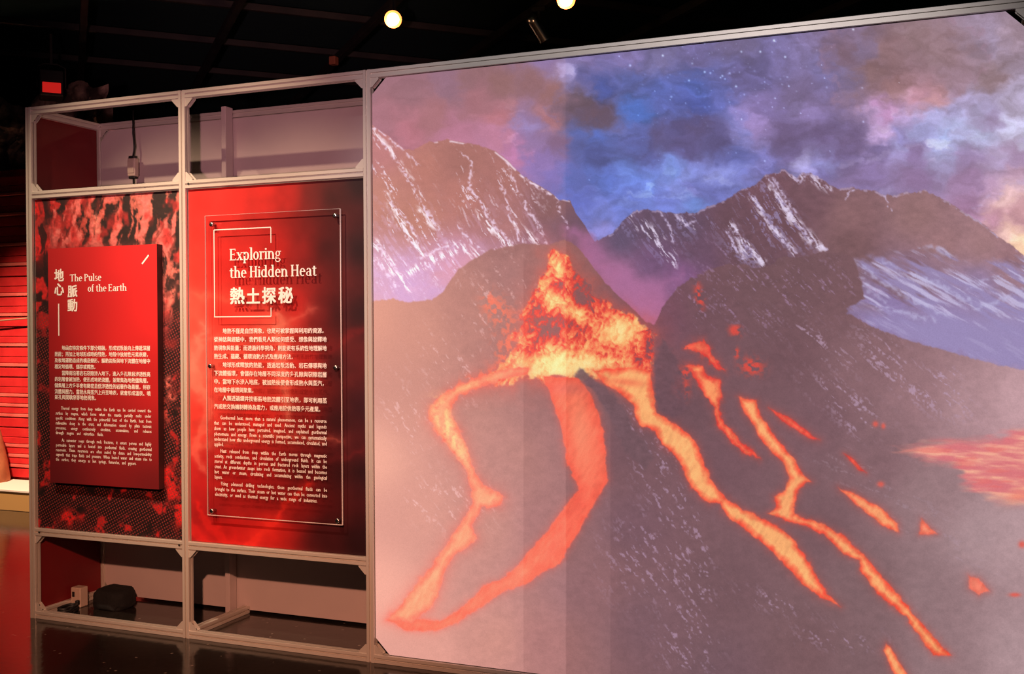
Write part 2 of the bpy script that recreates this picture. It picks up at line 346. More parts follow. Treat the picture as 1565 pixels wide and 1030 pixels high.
RIDGE_L=[(540,175),(571,193),(585,203),(596,210),(617,227),(632,230),(645,222),(653,217),(668,217),(682,213),(704,217),(732,222),(757,231),(775,245),(797,267),(826,285),(845,297),(855,305),(872,307),(880,325),(894,346),(908,368),(925,400),(950,430),(1000,500)]
RIDGE_R=[(860,420),(890,390),(914,366),(937,355),(955,335),(969,323),(991,319),(1013,323),(1038,326),(1062,327),(1081,316),(1108,307),(1135,289),(1155,283),(1170,267),(1185,264),(1198,260),(1208,266),(1217,271),(1228,264),(1240,264),(1252,272),(1262,279),(1283,289),(1295,287),(1306,287),(1330,291),(1353,299),(1384,295),(1400,294),(1415,291),(1425,296),(1438,303),(1469,322),(1497,338),(1524,361),(1547,375),(1565,392),(1600,425)]
FRONT=[(540,462),(575,460),(600,456),(625,462),(660,458),(676,448),(686,432),(700,412),(722,396),(750,382),(780,376),(800,372),(838,374),(852,370),(862,366),(874,370),(886,382),(905,405),(925,432),(948,455),(970,474),(985,490),(1000,497),(1012,470),(1035,440),(1055,425),(1068,424),(1085,440),(1105,466),(1140,487),(1180,470),(1250,465),(1290,476),(1330,498),(1380,518),(1440,535),(1500,552),(1565,566),(1620,580)]
MIDR=[(1020,470),(1050,432),(1066,423),(1090,408),(1120,404),(1160,408),(1175,406),(1189,395),(1205,392),(1222,391),(1245,388),(1264,385),(1288,386),(1304,394),(1312,415),(1318,440),(1321,455),(1300,468),(1288,480)]
GROUND=[(570,480,(188,126,108)),(570,700,(196,136,118)),(575,900,(200,138,122)),(640,500,(176,118,104)),(640,640,(174,117,105)),(640,780,(176,119,107)),(650,1000,(184,126,114)),(720,480,(158,105,96)),(720,640,(156,105,97)),(740,800,(160,108,99)),(760,980,(166,112,102)),
(790,420,(140,94,92)),(790,520,(140,93,88)),(780,680,(150,101,95)),(830,650,(142,95,93)),(830,800,(142,95,95)),(830,980,(146,97,96)),(880,640,(132,90,94)),(895,900,(134,92,96)),(950,680,(112,78,86)),(970,800,(116,82,92)),(990,950,(120,86,94)),(1040,620,(104,72,80)),(1080,470,(108,74,82)),(1020,480,(112,70,86)),
(1100,700,(112,78,86)),(1100,900,(112,80,86)),(1100,1020,(112,82,90)),(1160,440,(108,76,82)),(1230,430,(108,76,82)),(1200,540,(108,75,82)),(1280,460,(116,82,88)),(1250,640,(116,82,90)),(1250,800,(114,82,88)),(1230,980,(116,84,88)),(1320,560,(132,96,102)),(1340,700,(126,92,98)),(1330,900,(122,92,96)),(1330,1020,(122,92,96)),(1400,600,(148,110,116)),(1420,760,(148,116,120)),(1420,900,(142,112,116)),(1440,1020,(146,116,120)),(1480,620,(172,134,140)),(1500,820,(168,138,142)),(1560,620,(194,154,160)),(1560,820,(180,148,152)),(1560,1000,(172,142,146)),(1560,1120,(172,142,146))]
MTN=[(580,230,(184,118,120)),(580,300,(188,124,112)),(580,420,(200,148,168)),(650,260,(180,116,106)),(640,330,(186,122,108)),(700,300,(180,116,108)),(700,250,(160,104,98)),(760,280,(166,108,104)),(780,340,(172,114,114)),(840,320,(134,90,92)),(860,350,(124,86,98)),(880,350,(106,78,96)),(690,400,(200,138,158)),(620,440,(200,150,184)),(820,370,(150,100,112)),(900,390,(150,98,138)),(940,420,(170,108,150)),(985,470,(184,108,150)),
(950,365,(96,78,106)),(1000,345,(100,76,98)),(1000,400,(116,82,118)),(1050,350,(98,74,96)),(1040,420,(130,86,130)),(1060,380,(104,74,96)),(1120,340,(108,74,86)),(1170,300,(116,78,90)),(1200,330,(110,74,84)),(1240,300,(118,82,92)),(1140,390,(108,74,84)),(1300,330,(140,100,104)),(1300,370,(122,86,90)),(1400,330,(150,110,112)),(1440,370,(158,116,120)),(1400,420,(140,104,120)),(1500,370,(164,122,126)),(1540,410,(160,116,122)),(1500,440,(150,124,160)),(1450,500,(152,130,178)),(1360,470,(140,118,166)),(1540,520,(162,140,180))]
def lava(img,U,V,pts,core=(255,170,105),edge=(246,84,62),rag=3.0,glow=5,s=5,deep=11.,a=1.):
    k=pbox(U,V,pts,40);full=img;img=img[k];U=U[k];V=V[k]
    wu=(fbm(U/9,V/9,3,s)-.5)*2*rag;wv=(fbm(U/9+50,V/9,3,s+1)-.5)*2*rag
    d=sd_poly(U+wu,V+wv,pts)
    g=np.exp(-np.clip(d,0,60)/glow)*(d>0)
    img=mix(img,(224,72,58),g*.34*a)
    n=fbm(U/14,V/14,4,s+2)
    t=np.clip(-d/deep+(n-.5)*.9,0,1)
    col=np.array(edge)/255+(np.array(core)/255-np.array(edge)/255)*t[...,None]
    st=fbm(U/5+V/9,V/16-U/30,3,s+9)
    col=col*(0.9+.2*st[...,None])
    full[k]=mix(img,col,ss(1.2,-1.8,d)*a);return full
def streaks(U,V,ang,l,w,s,thr,soft=.06):
    c,sn=np.cos(ang),np.sin(ang);wu=(fbm(U/26,V/26,3,s+4)-.5)*9
    a=(U+wu)*c+(V)*sn;b=-(U+wu)*sn+V*c
    n=fbm(a/l,b/w,4,s);return ss(thr,thr+soft,n)
def blob(U,V,u,v,ru,rv,ang=0):
    c,s=np.cos(ang),np.sin(ang);a=(U-u)*c+(V-v)*s;b=-(U-u)*s+(V-v)*c
    return np.exp(-((a/ru)**2+(b/rv)**2))
def paint_screen(U,V):
    img=np.zeros(U.shape+(3,))
    # clouds
    kk=box(U,V,0,-50,3000,440);U0,V0,img0=U,V,img;U,V,img=U[kk],V[kk],img[kk]
    wu=(fbm(U/60,V/40,4,1)-.5)*2;wv=(fbm(U/60+9,V/40,4,2)-.5)*2
    fu=(fbm(U/15,V/12,4,3)-.5)*2;fv=(fbm(U/15+4,V/12,4,4)-.5)*2
    X=U+wu*26+fu*11;Y=V+wv*16+fv*8
    img=idw(U+wu*16+fu*13,V+wv*10+fv*9,SKY,3.6,9)
    n=fbm((U+wu*20)/48,(V+wv*12)/24,5,7)
    amp=.05+.06*ss(850,960,U)
    img=img*(1+((n-.5)*2.0*amp)[...,None]*np.array([.9,1.,1.1]))
    cl2=fbm(X/21,Y/10,4,10);img=img*(1+((cl2-.5)*.34*(.35+.65*ss(860,940,U)))[...,None]*np.array([.8,.9,1.]))
    for pts,c,a,so,rim in CLOUDS:
        d=sd_poly(X,Y,pts,60)
        if rim: img=mix(img,rim,.3*np.exp(-((d-3)/5.)**2)*ss(.42,.62,fbm(U/13,V/9,3,5)))
        tex=1+(fbm(X/20,Y/11,4,6)-.5)*.22
        img=mix(img,np.array(c)*1.1/255*tex[...,None],ss(so*1.5,-so*1.5,d)*a*.5)
    # thin bright wisps
    ws=ss(.58,.74,fbm((U+fu*14)/30,(V+fv*8)/13,4,9))
    wm=.8*blob(U,V,1010,292,90,22)+.6*blob(U,V,1150,195,40,30)+.6*blob(U,V,1230,252,80,10)+.7*blob(U,V,1400,225,90,22)+.6*blob(U,V,880,110,30,40)+.6*blob(U,V,800,205,40,50)+.5*blob(U,V,1360,165,50,30)+.5*blob(U,V,1530,330,40,40)+.4*blob(U,V,1075,270,50,20)
    img=mix(img,np.clip(img*1.25+.12,0,1),ws*np.clip(wm,0,1)*.55)
    img0[kk]=img;img=img0;U,V=U0,V0
    rng=np.random.RandomState(4)
    for k in range(210):
        u=rng.normal(1110,95);v=rng.normal(130,52)
        if u<900: continue
        r=.7+.7*rng.rand()**3;b=(.06+.42*rng.rand()**3)
        m=(abs(U-u)<6)&(abs(V-v)<6)
        img[m]+=(b*np.exp(-((U[m]-u)**2+(V[m]-v)**2)/(r*r)))[:,None]*np.array([.75,.95,1.1])
    for u,v,b in [(1162,79,.5),(1183,62,.6),(1133,79,.4),(1077,110,.5),(1053,123,.4),(1125,132,.5),(1200,87,.5),(1013,85,.5),(1026,148,.3),(1304,45,.5),(963,100,.4),(1058,97,.3),(1104,116,.4)]:
        img+=(b*np.exp(-((U-u)**2+(V-v)**2)/2.2))[...,None]*np.array([.8,1,1.05])
    # far mountains
    U0,V0,img0=U,V,img
    kk=box(U,V,0,150,3000,600);U,V=U[kk],V[kk]
    M=idw(U,V,MTN,3.2,14)
    rough=fbm(U/11+V/30,V/7-U/40,5,21)
    M=M*(1+(rough-.5)[...,None]*(.08+.08*ss(850,1000,U))[...,None])
    dens=(1.0*blob(U,V,590,300,26,110,-.35)+.95*blob(U,V,640,330,30,70,-.5)+blob(U,V,600,410,55,45)+.9*blob(U,V,730,320,22,80,-.45)+.9*blob(U,V,690,395,45,26,.5)+.75*blob(U,V,800,330,22,60,-.5)+.5*blob(U,V,775,280,60,30,.7))
    sA=streaks(U,V,1.02,60,5.2,31,.55)*np.clip(dens*1.15,0,1)
    M=mix(M,(218,178,214),sA*.42*ss(.3,.6,fbm(U/5,V/5,3,35))*ss(230,400,V))
    sB=streaks(U,V,1.05,34,3.4,33,.66)*np.clip(dens*1.3,0,1)
    M=mix(M,(244,226,246),sB*.8*ss(.38,.6,fbm(U/3.4,V/3.4,3,36)))
    M=mix(M,(190,148,196),.55*np.clip(blob(U,V,620,425,70,40)+.6*blob(U,V,655,452,60,14)+.5*blob(U,V,730,378,70,16),0,1)*fbm(U/18,V/12,3,40)*1.5)
    for pts in [[(572,196,1.6),(600,214,1.4),(622,236,1.0),(640,252,.5)],[(580,214,1),(605,245,1.7),(625,275,1.6),(645,310,1.5),(662,340,2),(672,352,.6)],[(587,290,.8),(598,310,1.7),(620,335,2),(640,372,1.3)],[(705,232,.6),(722,250,1.2),(716,285,1.6),(735,310,1.8),(755,345,2.2),(782,372,1.5)],[(775,250,1.4),(790,285,1.3),(805,318,1.7),(822,345,1.7),(836,372,1)],[(848,296,.8),(856,322,1),(870,350,1)],[(760,262,.6),(772,300,1),(782,335,1.6),(796,370,1.4)],[(797,268,1.2),(815,281,1),(840,297,1)],[(574,372,2.6),(594,398,2.4),(614,422,1.6)],[(572,396,1.8),(590,418,2),(606,438,1.2)],[(700,345,1.2),(722,372,2),(742,386,1.6)],[(640,395,1),(672,380,2),(700,372,1.2)]]:
        k=pbox(U,V,pts,20);u,v=U[k],V[k]
        d=sd_line(u+(fbm(u/6,v/6,2,51)-.5)*9,v,pts);br=ss(.3,.6,fbm(u/4,v/4,3,52))
        M[k]=mix(M[k],(236,210,236),ss(2.2,-1.4,d)*.8*br)
    for pts in [[(757,231,.8),(775,245,1.3),(797,267,1.3),(826,285,1.1),(850,300,.9),(870,306,.6)],[(660,216,.5),(690,214,1.0),(715,219,.6)]]:
        k=pbox(U,V,pts,20);d=sd_line(U[k],V[k]-2,pts);M[k]=mix(M[k],(244,226,246),ss(1.6,-1.2,d)*.8*ss(.3,.5,fbm(U[k]/6,V[k]/6,2,53)))
    def cluster(M,items,ang,c,s,a):
        for pts in items:
            k=pbox(U,V,pts,26);u,v=U[k],V[k];d=sd_line(u+(fbm(u/9,v/9,2,s)-.5)*12,v,pts)
            br=streaks(u,v,ang,15,2.6,s+1,.50,.12);M[k]=mix(M[k],c,ss(5,-5,d)*br*a)
        return M
    M=cluster(M,[[(572,372,7),(600,410,8),(624,442,4)],[(588,296,3),(612,340,6),(644,388,6)],[(728,322,3),(752,350,6),(788,382,6)],[(788,338,3),(812,362,5),(834,378,3)],[(686,372,5),(715,382,6),(742,392,3)],[(640,316,3),(662,346,4)],[(572,200,3),(605,240,4),(640,300,4)],[(620,420,6),(660,396,7),(700,384,4)]],1.0,(252,238,250),401,.9)
    # right range snow
    densR=(blob(U,V,1160,330,20,62,-.55)+blob(U,V,1200,330,16,66,-.6)+.9*blob(U,V,1135,385,34,18,.6)+.5*blob(U,V,1010,370,40,40)+.55*blob(U,V,1060,340,30,20)+.4*blob(U,V,960,345,30,20)+.5*blob(U,V,1225,270,20,12)+.35*blob(U,V,1100,330,30,20))
    sR=streaks(U,V,.98,44,4.2,61,.56)*np.clip(densR*1.3,0,1)
    M=mix(M,(172,160,216),sR*.55*ss(.3,.55,fbm(U/4,V/4,3,62)))
    for pts in [[(1150,300,1),(1162,320,2),(1178,345,2),(1196,366,2.4),(1216,386,1.4)],[(1172,270,1.2),(1186,292,1.7),(1200,315,1.9),(1216,340,2),(1236,362,2.2),(1262,382,1.6)],[(1182,272,.8),(1198,300,1),(1215,325,1.2)],[(1118,342,1.6),(1130,362,2.8),(1148,384,3.4),(1164,402,2.4)],[(1112,352,1.6),(1122,376,2.2),(1138,396,1.6)],[(1215,272,1.8),(1222,280,1.2),(1230,270,1.4)],[(1245,268,1),(1258,280,1.3),(1268,292,.8)],[(1290,305,.6),(1300,292,1.3),(1310,288,.6)],[(1352,300,.6),(1362,322,.9)],[(1034,328,1),(1045,344,2),(1062,338,1.2)],[(1010,324,.8),(1024,346,1.3),(1030,372,1)],[(996,340,.6),(1006,376,1)]]:
        k=pbox(U,V,pts,20);u,v=U[k],V[k]
        d=sd_line(u+(fbm(u/5,v/5,2,71)-.5)*8,v,pts);br=ss(.28,.58,fbm(u/4,v/4,3,72))
        M[k]=mix(M[k],(218,200,236),ss(1.9,-1.4,d)*.8*br)
    M=cluster(M,[[(1116,342,5),(1140,378,9),(1166,404,5)],[(1178,286,4),(1208,332,6),(1254,380,6)],[(1150,302,3),(1180,348,5),(1214,388,4)],[(1030,332,4),(1062,346,5)],[(970,332,8),(1000,362,10),(1030,402,8)],[(1212,268,4),(1240,272,5),(1266,290,4)]],.95,(238,224,250),411,.8)
    # snow field at the right
    fld=[(1292,476),(1296,462),(1318,458),(1322,440),(1308,410),(1300,394),(1330,392),(1400,384),(1440,378),(1470,396),(1510,402),(1570,392),(1600,400),(1600,580),(1500,552),(1440,536),(1380,518),(1330,500)]
    d=sd_poly(U+(fbm(U/16,V/16,3,81)-.5)*26,V+(fbm(U/16,V/16,3,82)-.5)*18,fld)
    f1=streaks(U,V,.50,80,11,83,.42,.24)
    fm=ss(4,-10,d)
    M=mix(M,(156,140,188),fm*np.clip(.15+.7*f1+.7*ss(455,505,V),0,.92))
    M=mix(M,(206,196,232),fm*streaks(U,V,.52,60,6,84,.53,.20)*.75*(1-.75*ss(470,515,V)))
    M=mix(M,(128,92,104),fm*streaks(U,V,.5,70,14,86,.55,.16)*.75*(1-ss(455,490,V)))
    for pts in [[(1308,398,1),(1330,420,2),(1365,442,2.2),(1405,462,2.4),(1450,482,2)],[(1400,420,1.5),(1440,440,3),(1480,460,3),(1500,475,1.5)],[(1500,470,2),(1530,458,1.8),(1568,440,2)],[(1314,425,1),(1330,445,1.3),(1352,460,1)],[(1340,470,2),(1380,478,2.5),(1430,490,2)],[(1405,380,1),(1430,378,1.6),(1450,392,1.2)],[(1350,398,1),(1372,412,1.4),(1395,430,1)],[(1480,440,1),(1510,425,1.5),(1530,420,1)]]:
        k=pbox(U,V,pts,24);u,v=U[k],V[k]
        d=sd_line(u+(fbm(u/8,v/8,2,91)-.5)*14,v+(fbm(u/8,v/8,2,92)-.5)*8,pts)
        M[k]=mix(M[k],(196,190,228),ss(4.,-3.,d)*.6*ss(.2,.6,fbm(u/6,v/6,3,93)))
    img=img0[kk]
    mk=np.maximum(below(U,V,RIDGE_L,3,11)*(U<935),below(U,V,RIDGE_R,4,12)*(U>880))
    img=mix(img,M,mk)
    rim=np.clip(mk*(1-below(U,V-3,RIDGE_R,4,12)),0,1)*(U>930)*ss(.45,.6,fbm(U/9,V/9,3,95))
    img=mix(img,(198,180,222),rim*.55)
    # violet smoke beside the crater
    pl=sd_poly(U+(fbm(U/20,V/20,3,101)-.5)*24,V+(fbm(U/20,V/20,3,102)-.5)*24,[(866,352),(880,345),(905,368),(935,400),(975,425),(1010,425),(1040,420),(1018,452),(1002,490),(985,488),(950,458),(915,420),(885,385)])
    img=mix(img,(176,110,156),ss(14,-14,pl)*(.45+.5*fbm(U/22,V/14,3,103)))
    img0[kk]=img;img=img0;U,V=U0,V0
    # hills in front
    G=idw(U,V,GROUND,3.0,30)*1.05
    r1=fbm(U/13+V/22,V/9-U/30,5,111);r2=fbm(U/4,V/4,3,112)
    G=G*(1+((r1-.5)*.10+(r2-.5)*.05)[...,None]*ss(560,760,U)[...,None])
    hill=below(U,V,FRONT,3,13,1.6)
    mid=np.zeros(U.shape)
    mid=ss(1.5,-1.5,sd_poly(U+(r1-.5)*8,V+(r1-.5)*8,MIDR+[(1200,560),(1100,520),(1020,500)]))
    img=mix(img,G,np.maximum(hill,mid))
    # pale scree on the slopes
    def scree(img,items,ang,l,w,s,thr,col,a):
        k=box(U,V,min(i[0]-2*max(i[2:4]) for i in items),min(i[1]-2*max(i[2:4]) for i in items),max(i[0]+2*max(i[2:4]) for i in items),max(i[1]+2*max(i[2:4]) for i in items))
        u,v=U[k],V[k];dd=np.zeros(u.shape)
        for it in items: dd=dd+blob(u,v,*it)
        sk=streaks(u,v,ang,l,w,s,thr,.12)*ss(.40,.66,fbm(u/3.4,v/3.4,2,s+30))
        img[k]=mix(img[k],col,sk*np.clip(dd*1.3,0,1)*a);return img
    img=scree(img,[(1370,560,22,70,-.75),(1450,600,34,14,.5),(1290,610,60,22,.5),(1400,585,80,20,.55),(1310,650,26,16,.6),(1240,520,70,18,.5),(1450,570,20,8,0)],.72,34,4,121,.54,(198,166,196),.6)
    img=scree(img,[(1065,860,20,90,-.2),(1040,930,22,70,-.3),(1020,760,24,60,-.5),(1050,990,40,40),(985,850,60,60),(1280,975,60,16,.1),(1180,920,50,14,.3),(1000,700,30,30),(960,640,10,40,-.5)],.95,16,4,131,.57,(196,162,194),.55)
    img=scree(img,[(1130,470,60,20,.6),(1100,400,50,20,.6),(1180,450,70,30,.3),(1060,470,40,20,.9),(1330,470,20,30),(1250,430,60,30)],.8,26,3.5,141,.58,(176,140,180),.55)
    img=scree(img,[(730,470,30,50,-.5),(620,640,30,60,-.4),(640,760,20,20),(690,560,40,60,-.6),(780,430,30,40,-.6),(700,770,60,40)],.95,20,3.4,151,.60,(222,176,176),.5)
    img=scree(img,[(1380,770,80,20,.35),(1440,830,90,20,.5),(1420,690,60,20,.4),(1280,700,60,20,.4)],.4,44,5,161,.58,(176,146,160),.4)
    U0,V0,img0=U,V,img
    kk=box(U,V,700,340,1080,640);U,V,img=U[kk],V[kk],img[kk]
    # crater fire
    fu=(fbm(U/16,V/16,4,171)-.5)*26;fv=(fbm(U/16,V/16,4,172)-.5)*26
    F=sd_poly(U+fu,V+fv,[(740,584),(752,570),(772,556),(782,530),(796,495),(812,455),(826,432),(838,402),(846,384),(862,388),(872,402),(880,420),(900,428),(908,452),(930,468),(950,478),(980,492),(1002,510),(998,548),(1000,575),(940,582),(870,578)])
    n=fbm(U/15,V/19,5,173);n2=fbm(U/4.2+n*5,V/5.5-n*4,4,174)
    heat=.30+1.05*blob(U,V,868,560,95,26)+.75*blob(U,V,955,502,26,26)+.6*blob(U,V,858,470,26,14,.5)+.5*blob(U,V,900,490,42,10,.5)+.55*blob(U,V,852,405,12,26)+.5*blob(U,V,835,440,14,20)-.45*blob(U,V,885,445,16,20)-.35*blob(U,V,840,500,26,26)-.3*blob(U,V,925,540,50,12)-.25*blob(U,V,985,530,20,30)
    h=heat+.06-.10*ss(520,430,V)+(n-.5)*1.0+(n2-.5)*1.1
    stops=[(-.3,(138,66,68)),(.05,(196,66,62)),(.3,(238,72,58)),(.55,(250,124,84)),(.85,(253,170,106)),(1.25,(255,212,138)),(1.7,(255,228,158))]
    col=np.stack([np.interp(h,[q[0] for q in stops],[q[1][c]/255 for q in stops]) for c in range(3)],-1)
    img=mix(img,(214,88,74),.5*np.exp(-np.clip(F,0,80)/14)*(F>0))
    img=mix(img,col,ss(2,-3,F)*np.clip(.35+1.0*ss(-.12,.3,h),0,1))
    for u,v,a,b,t in [(762,478,18,28,-.6),(780,520,20,34,.4),(748,460,10,12,0),(735,575,34,8,-.3),(775,548,16,16,0)]:
        w=blob(U,V,u,v,a,b,t)*ss(.45,.62,fbm(U/7,V/7,4,181));img=mix(img,(232,104,78),w*.85)
    img0[kk]=img;img=img0;U,V=U0,V0
    # lava
    W=((246,140,102),(240,98,78))
    img=lava(img,U,V,[(828,574),(855,577),(883,575),(900,598),(916,631),(923,657),(926,690),(929,734),(923,746),(900,785),(883,816),(866,843),(855,863),(825,877),(811,891),(777,901),(750,918),(730,931),(696,952),(669,964),(621,964),(590,947),(600,940),(640,945),(655,948),(672,948),(696,935),(723,914),(740,894),(764,887),(791,863),(805,846),(832,816),(866,772),(884,748),(876,731),(866,707),(862,680),(857,650),(844,611)],(250,112,84),(246,92,70),2.5,4,5,18.)
    img=lava(img,U,V,[(810,562),(806,572),(770,580),(735,592),(705,604),(692,618),(690,634),(703,658),(716,690),(726,721),(743,744),(762,752),(770,761),(764,773),(736,777),(728,792),(722,808),(728,823),(716,836),(696,846),(679,877),(669,914),(658,930),(628,952),(592,946),(611,925),(631,897),(655,870),(686,826),(703,799),(722,772),(719,748),(712,720),(690,690),(668,662),(655,640),(657,622),(672,606),(700,588),(735,576),(775,562)],*W,rag=3.5,glow=7,s=15)
    img=mix(img,(255,206,128),.7*np.clip(blob(U,V,676,636,12,26,-.3)+.8*blob(U,V,696,676,9,36,-.5)+.5*blob(U,V,715,590,40,5,-.35),0,1)*ss(.3,.6,fbm(U/9,V/9,3,191)))
    img=mix(img,(196,96,88),.5*blob(U,V,870,594,34,10)*ss(575,583,V))
    img=mix(img,(244,150,112),.5*blob(U,V,888,660,14,50,-.1))
    img=mix(img,(232,72,60),.35*np.clip(blob(U,V,880,780,12,40,.55)+blob(U,V,845,836,10,30,.6),0,1))
    D=((255,176,112),(246,80,58))
    img=lava(img,U,V,[(905,566),(960,560),(995,568),(999,604),(1005,631),(1032,647),(1055,664),(1068,684),(1077,707),(1087,734),(1108,760),(1138,778),(1186,802),(1216,826),(1237,860),(1257,894),(1271,914),(1284,927),(1254,914),(1227,894),(1199,863),(1169,833),(1138,809),(1106,785),(1101,770),(1086,770),(1070,760),(1057,745),(1046,724),(1035,700),(1009,677),(1002,660),(976,650),(966,617),(949,601),(925,588)],*D,rag=3,glow=4,s=25)
    img=mix(img,(236,82,62),.5*blob(U,V,955,584,34,6,.1))
    img=lava(img,U,V,[(1128,606),(1156,613),(1162,634),(1179,657),(1195,680),(1212,700),(1227,724),(1240,735),(1223,746),(1213,775),(1214,785),(1254,799),(1267,806),(1295,823),(1322,850),(1342,874),(1376,911),(1400,942),(1427,972),(1454,1002),(1427,1001),(1407,976),(1383,942),(1356,921),(1339,904),(1314,872),(1312,857),(1288,846),(1261,819),(1240,807),(1200,797),(1174,784),(1186,776),(1183,758),(1199,748),(1206,731),(1196,707),(1179,690),(1159,667),(1152,650),(1139,634)],(255,170,110),(244,76,56),2.6,4,35,9.)
    R=((250,120,84),(226,62,54))
    img=lava(img,U,V,[(1046,556),(1073,556),(1083,575),(1099,581),(1104,604),(1099,624),(1109,647),(1129,670),(1162,702),(1136,693),(1113,670),(1096,650),(1090,624),(1076,604),(1063,580)],(255,150,96),(230,62,52),4,4,45,9.)
    img=lava(img,U,V,[(1046,530),(1060,520),(1072,518),(1086,535),(1098,552),(1108,567),(1094,566),(1072,542),(1056,536)],*R,rag=5,glow=4,s=55)
    for u,v,a,b,t in [(1069,452,6,17,-.2),(1124,505,9,8,.3),(1126,540,4,7,0),(1149,560,16,12,.2),(1050,568,14,8,0),(1040,592,12,16,0)]:
        img=mix(img,(228,74,62),np.clip(1.5*blob(U,V,u,v,a,b,t)*ss(.35,.6,fbm(U/6,V/6,3,201)),0,1)*.9)
    img=lava(img,U,V,[(1174,623),(1205,637),(1228,654),(1253,673),(1235,670),(1195,644)],*R,rag=1.5,glow=4,s=65,deep=7)
    img=lava(img,U,V,[(1289,693),(1304,700),(1324,723),(1312,718)],*R,rag=1,glow=3,s=66,deep=6)
    img=lava(img,U,V,[(1282,746),(1305,753),(1349,778),(1371,799),(1373,813),(1349,804),(1308,772)],(255,160,108),(244,84,62),2,4,75,7.)
    img=lava(img,U,V,[(1408,792),(1433,816),(1404,817)],(252,150,116),(242,100,80),1.5,3,76,8.)
    img=lava(img,U,V,[(1480,880),(1496,884),(1512,903),(1495,909),(1481,898)],(248,132,108),(240,108,90),1.5,4,77,9.)
    img=lava(img,U,V,[(1354,983),(1362,990),(1375,1012),(1392,1040),(1410,1070),(1390,1060),(1366,1030),(1350,994)],(255,166,110),(246,84,60),1.5,4,78,7.)
    for u,v,a,b in [(1346,740,5,4),(1338,648,4,4),(1350,651,3,4),(1562,832,5,5),(1551,909,8,3)]:
        img=mix(img,(236,92,78),np.clip(blob(U,V,u,v,a,b)*1.3,0,1)*.8)
    # glowing pool at the right
    o=sd_poly(U+(fbm(U/24,V/7,3,211)-.5)*34,V+(fbm(U/30,V/6,3,212)-.5)*12,[(1370,686),(1406,677),(1446,672),(1512,672),(1545,657),(1600,652),(1600,780),(1565,772),(1519,766),(1481,748),(1468,734),(1464,717),(1424,707)])
    pc=fbm(U/46+V/40,V/6-U/70,4,213)
    pool=np.array([226,118,124])/255+(np.array([255,178,150])/255-np.array([226,118,124])/255)*ss(.3,.8,pc)[...,None]
    pool=pool+(np.array([240,108,104])/255-pool)*(ss(.5,.75,fbm(U/40,V/8,3,214))*.5)[...,None]
    img=mix(img,pool,ss(9,-12,o)*.92)
    img=mix(img,(250,150,120),.6*blob(U,V,1556,758,22,10,-.4))
    for pts,c in [([(1014,516),(1024,530),(1036,552),(1046,585),(1050,625),(1030,640),(1006,628),(1000,600),(998,572),(1003,540)],(110,76,86)),([(878,576),(887,560),(897,568),(912,582),(936,600),(958,628),(968,655),(985,672),(1000,700),(985,720),(955,690),(938,650),(922,622),(906,596)],(114,82,90))]:
        k=pbox(U,V,pts,20);u,v=U[k],V[k];d=sd_poly(u+(fbm(u/7,v/7,3,221)-.5)*8,v+(fbm(u/7,v/7,3,222)-.5)*8,pts)
        img[k]=mix(img[k],np.array(c)/255*(1+(fbm(u/8,v/5,4,223)-.5)*.2)[...,None],ss(3,-4,d)*.88)
    # left-hand light wash painted in as stepped bands, from overlapping projector black levels
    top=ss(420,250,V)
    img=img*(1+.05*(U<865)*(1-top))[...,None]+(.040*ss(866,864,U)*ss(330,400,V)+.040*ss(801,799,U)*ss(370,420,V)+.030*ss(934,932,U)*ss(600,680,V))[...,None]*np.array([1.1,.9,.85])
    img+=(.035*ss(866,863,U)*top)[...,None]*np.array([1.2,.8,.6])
    return np.clip(img,0.02,1)

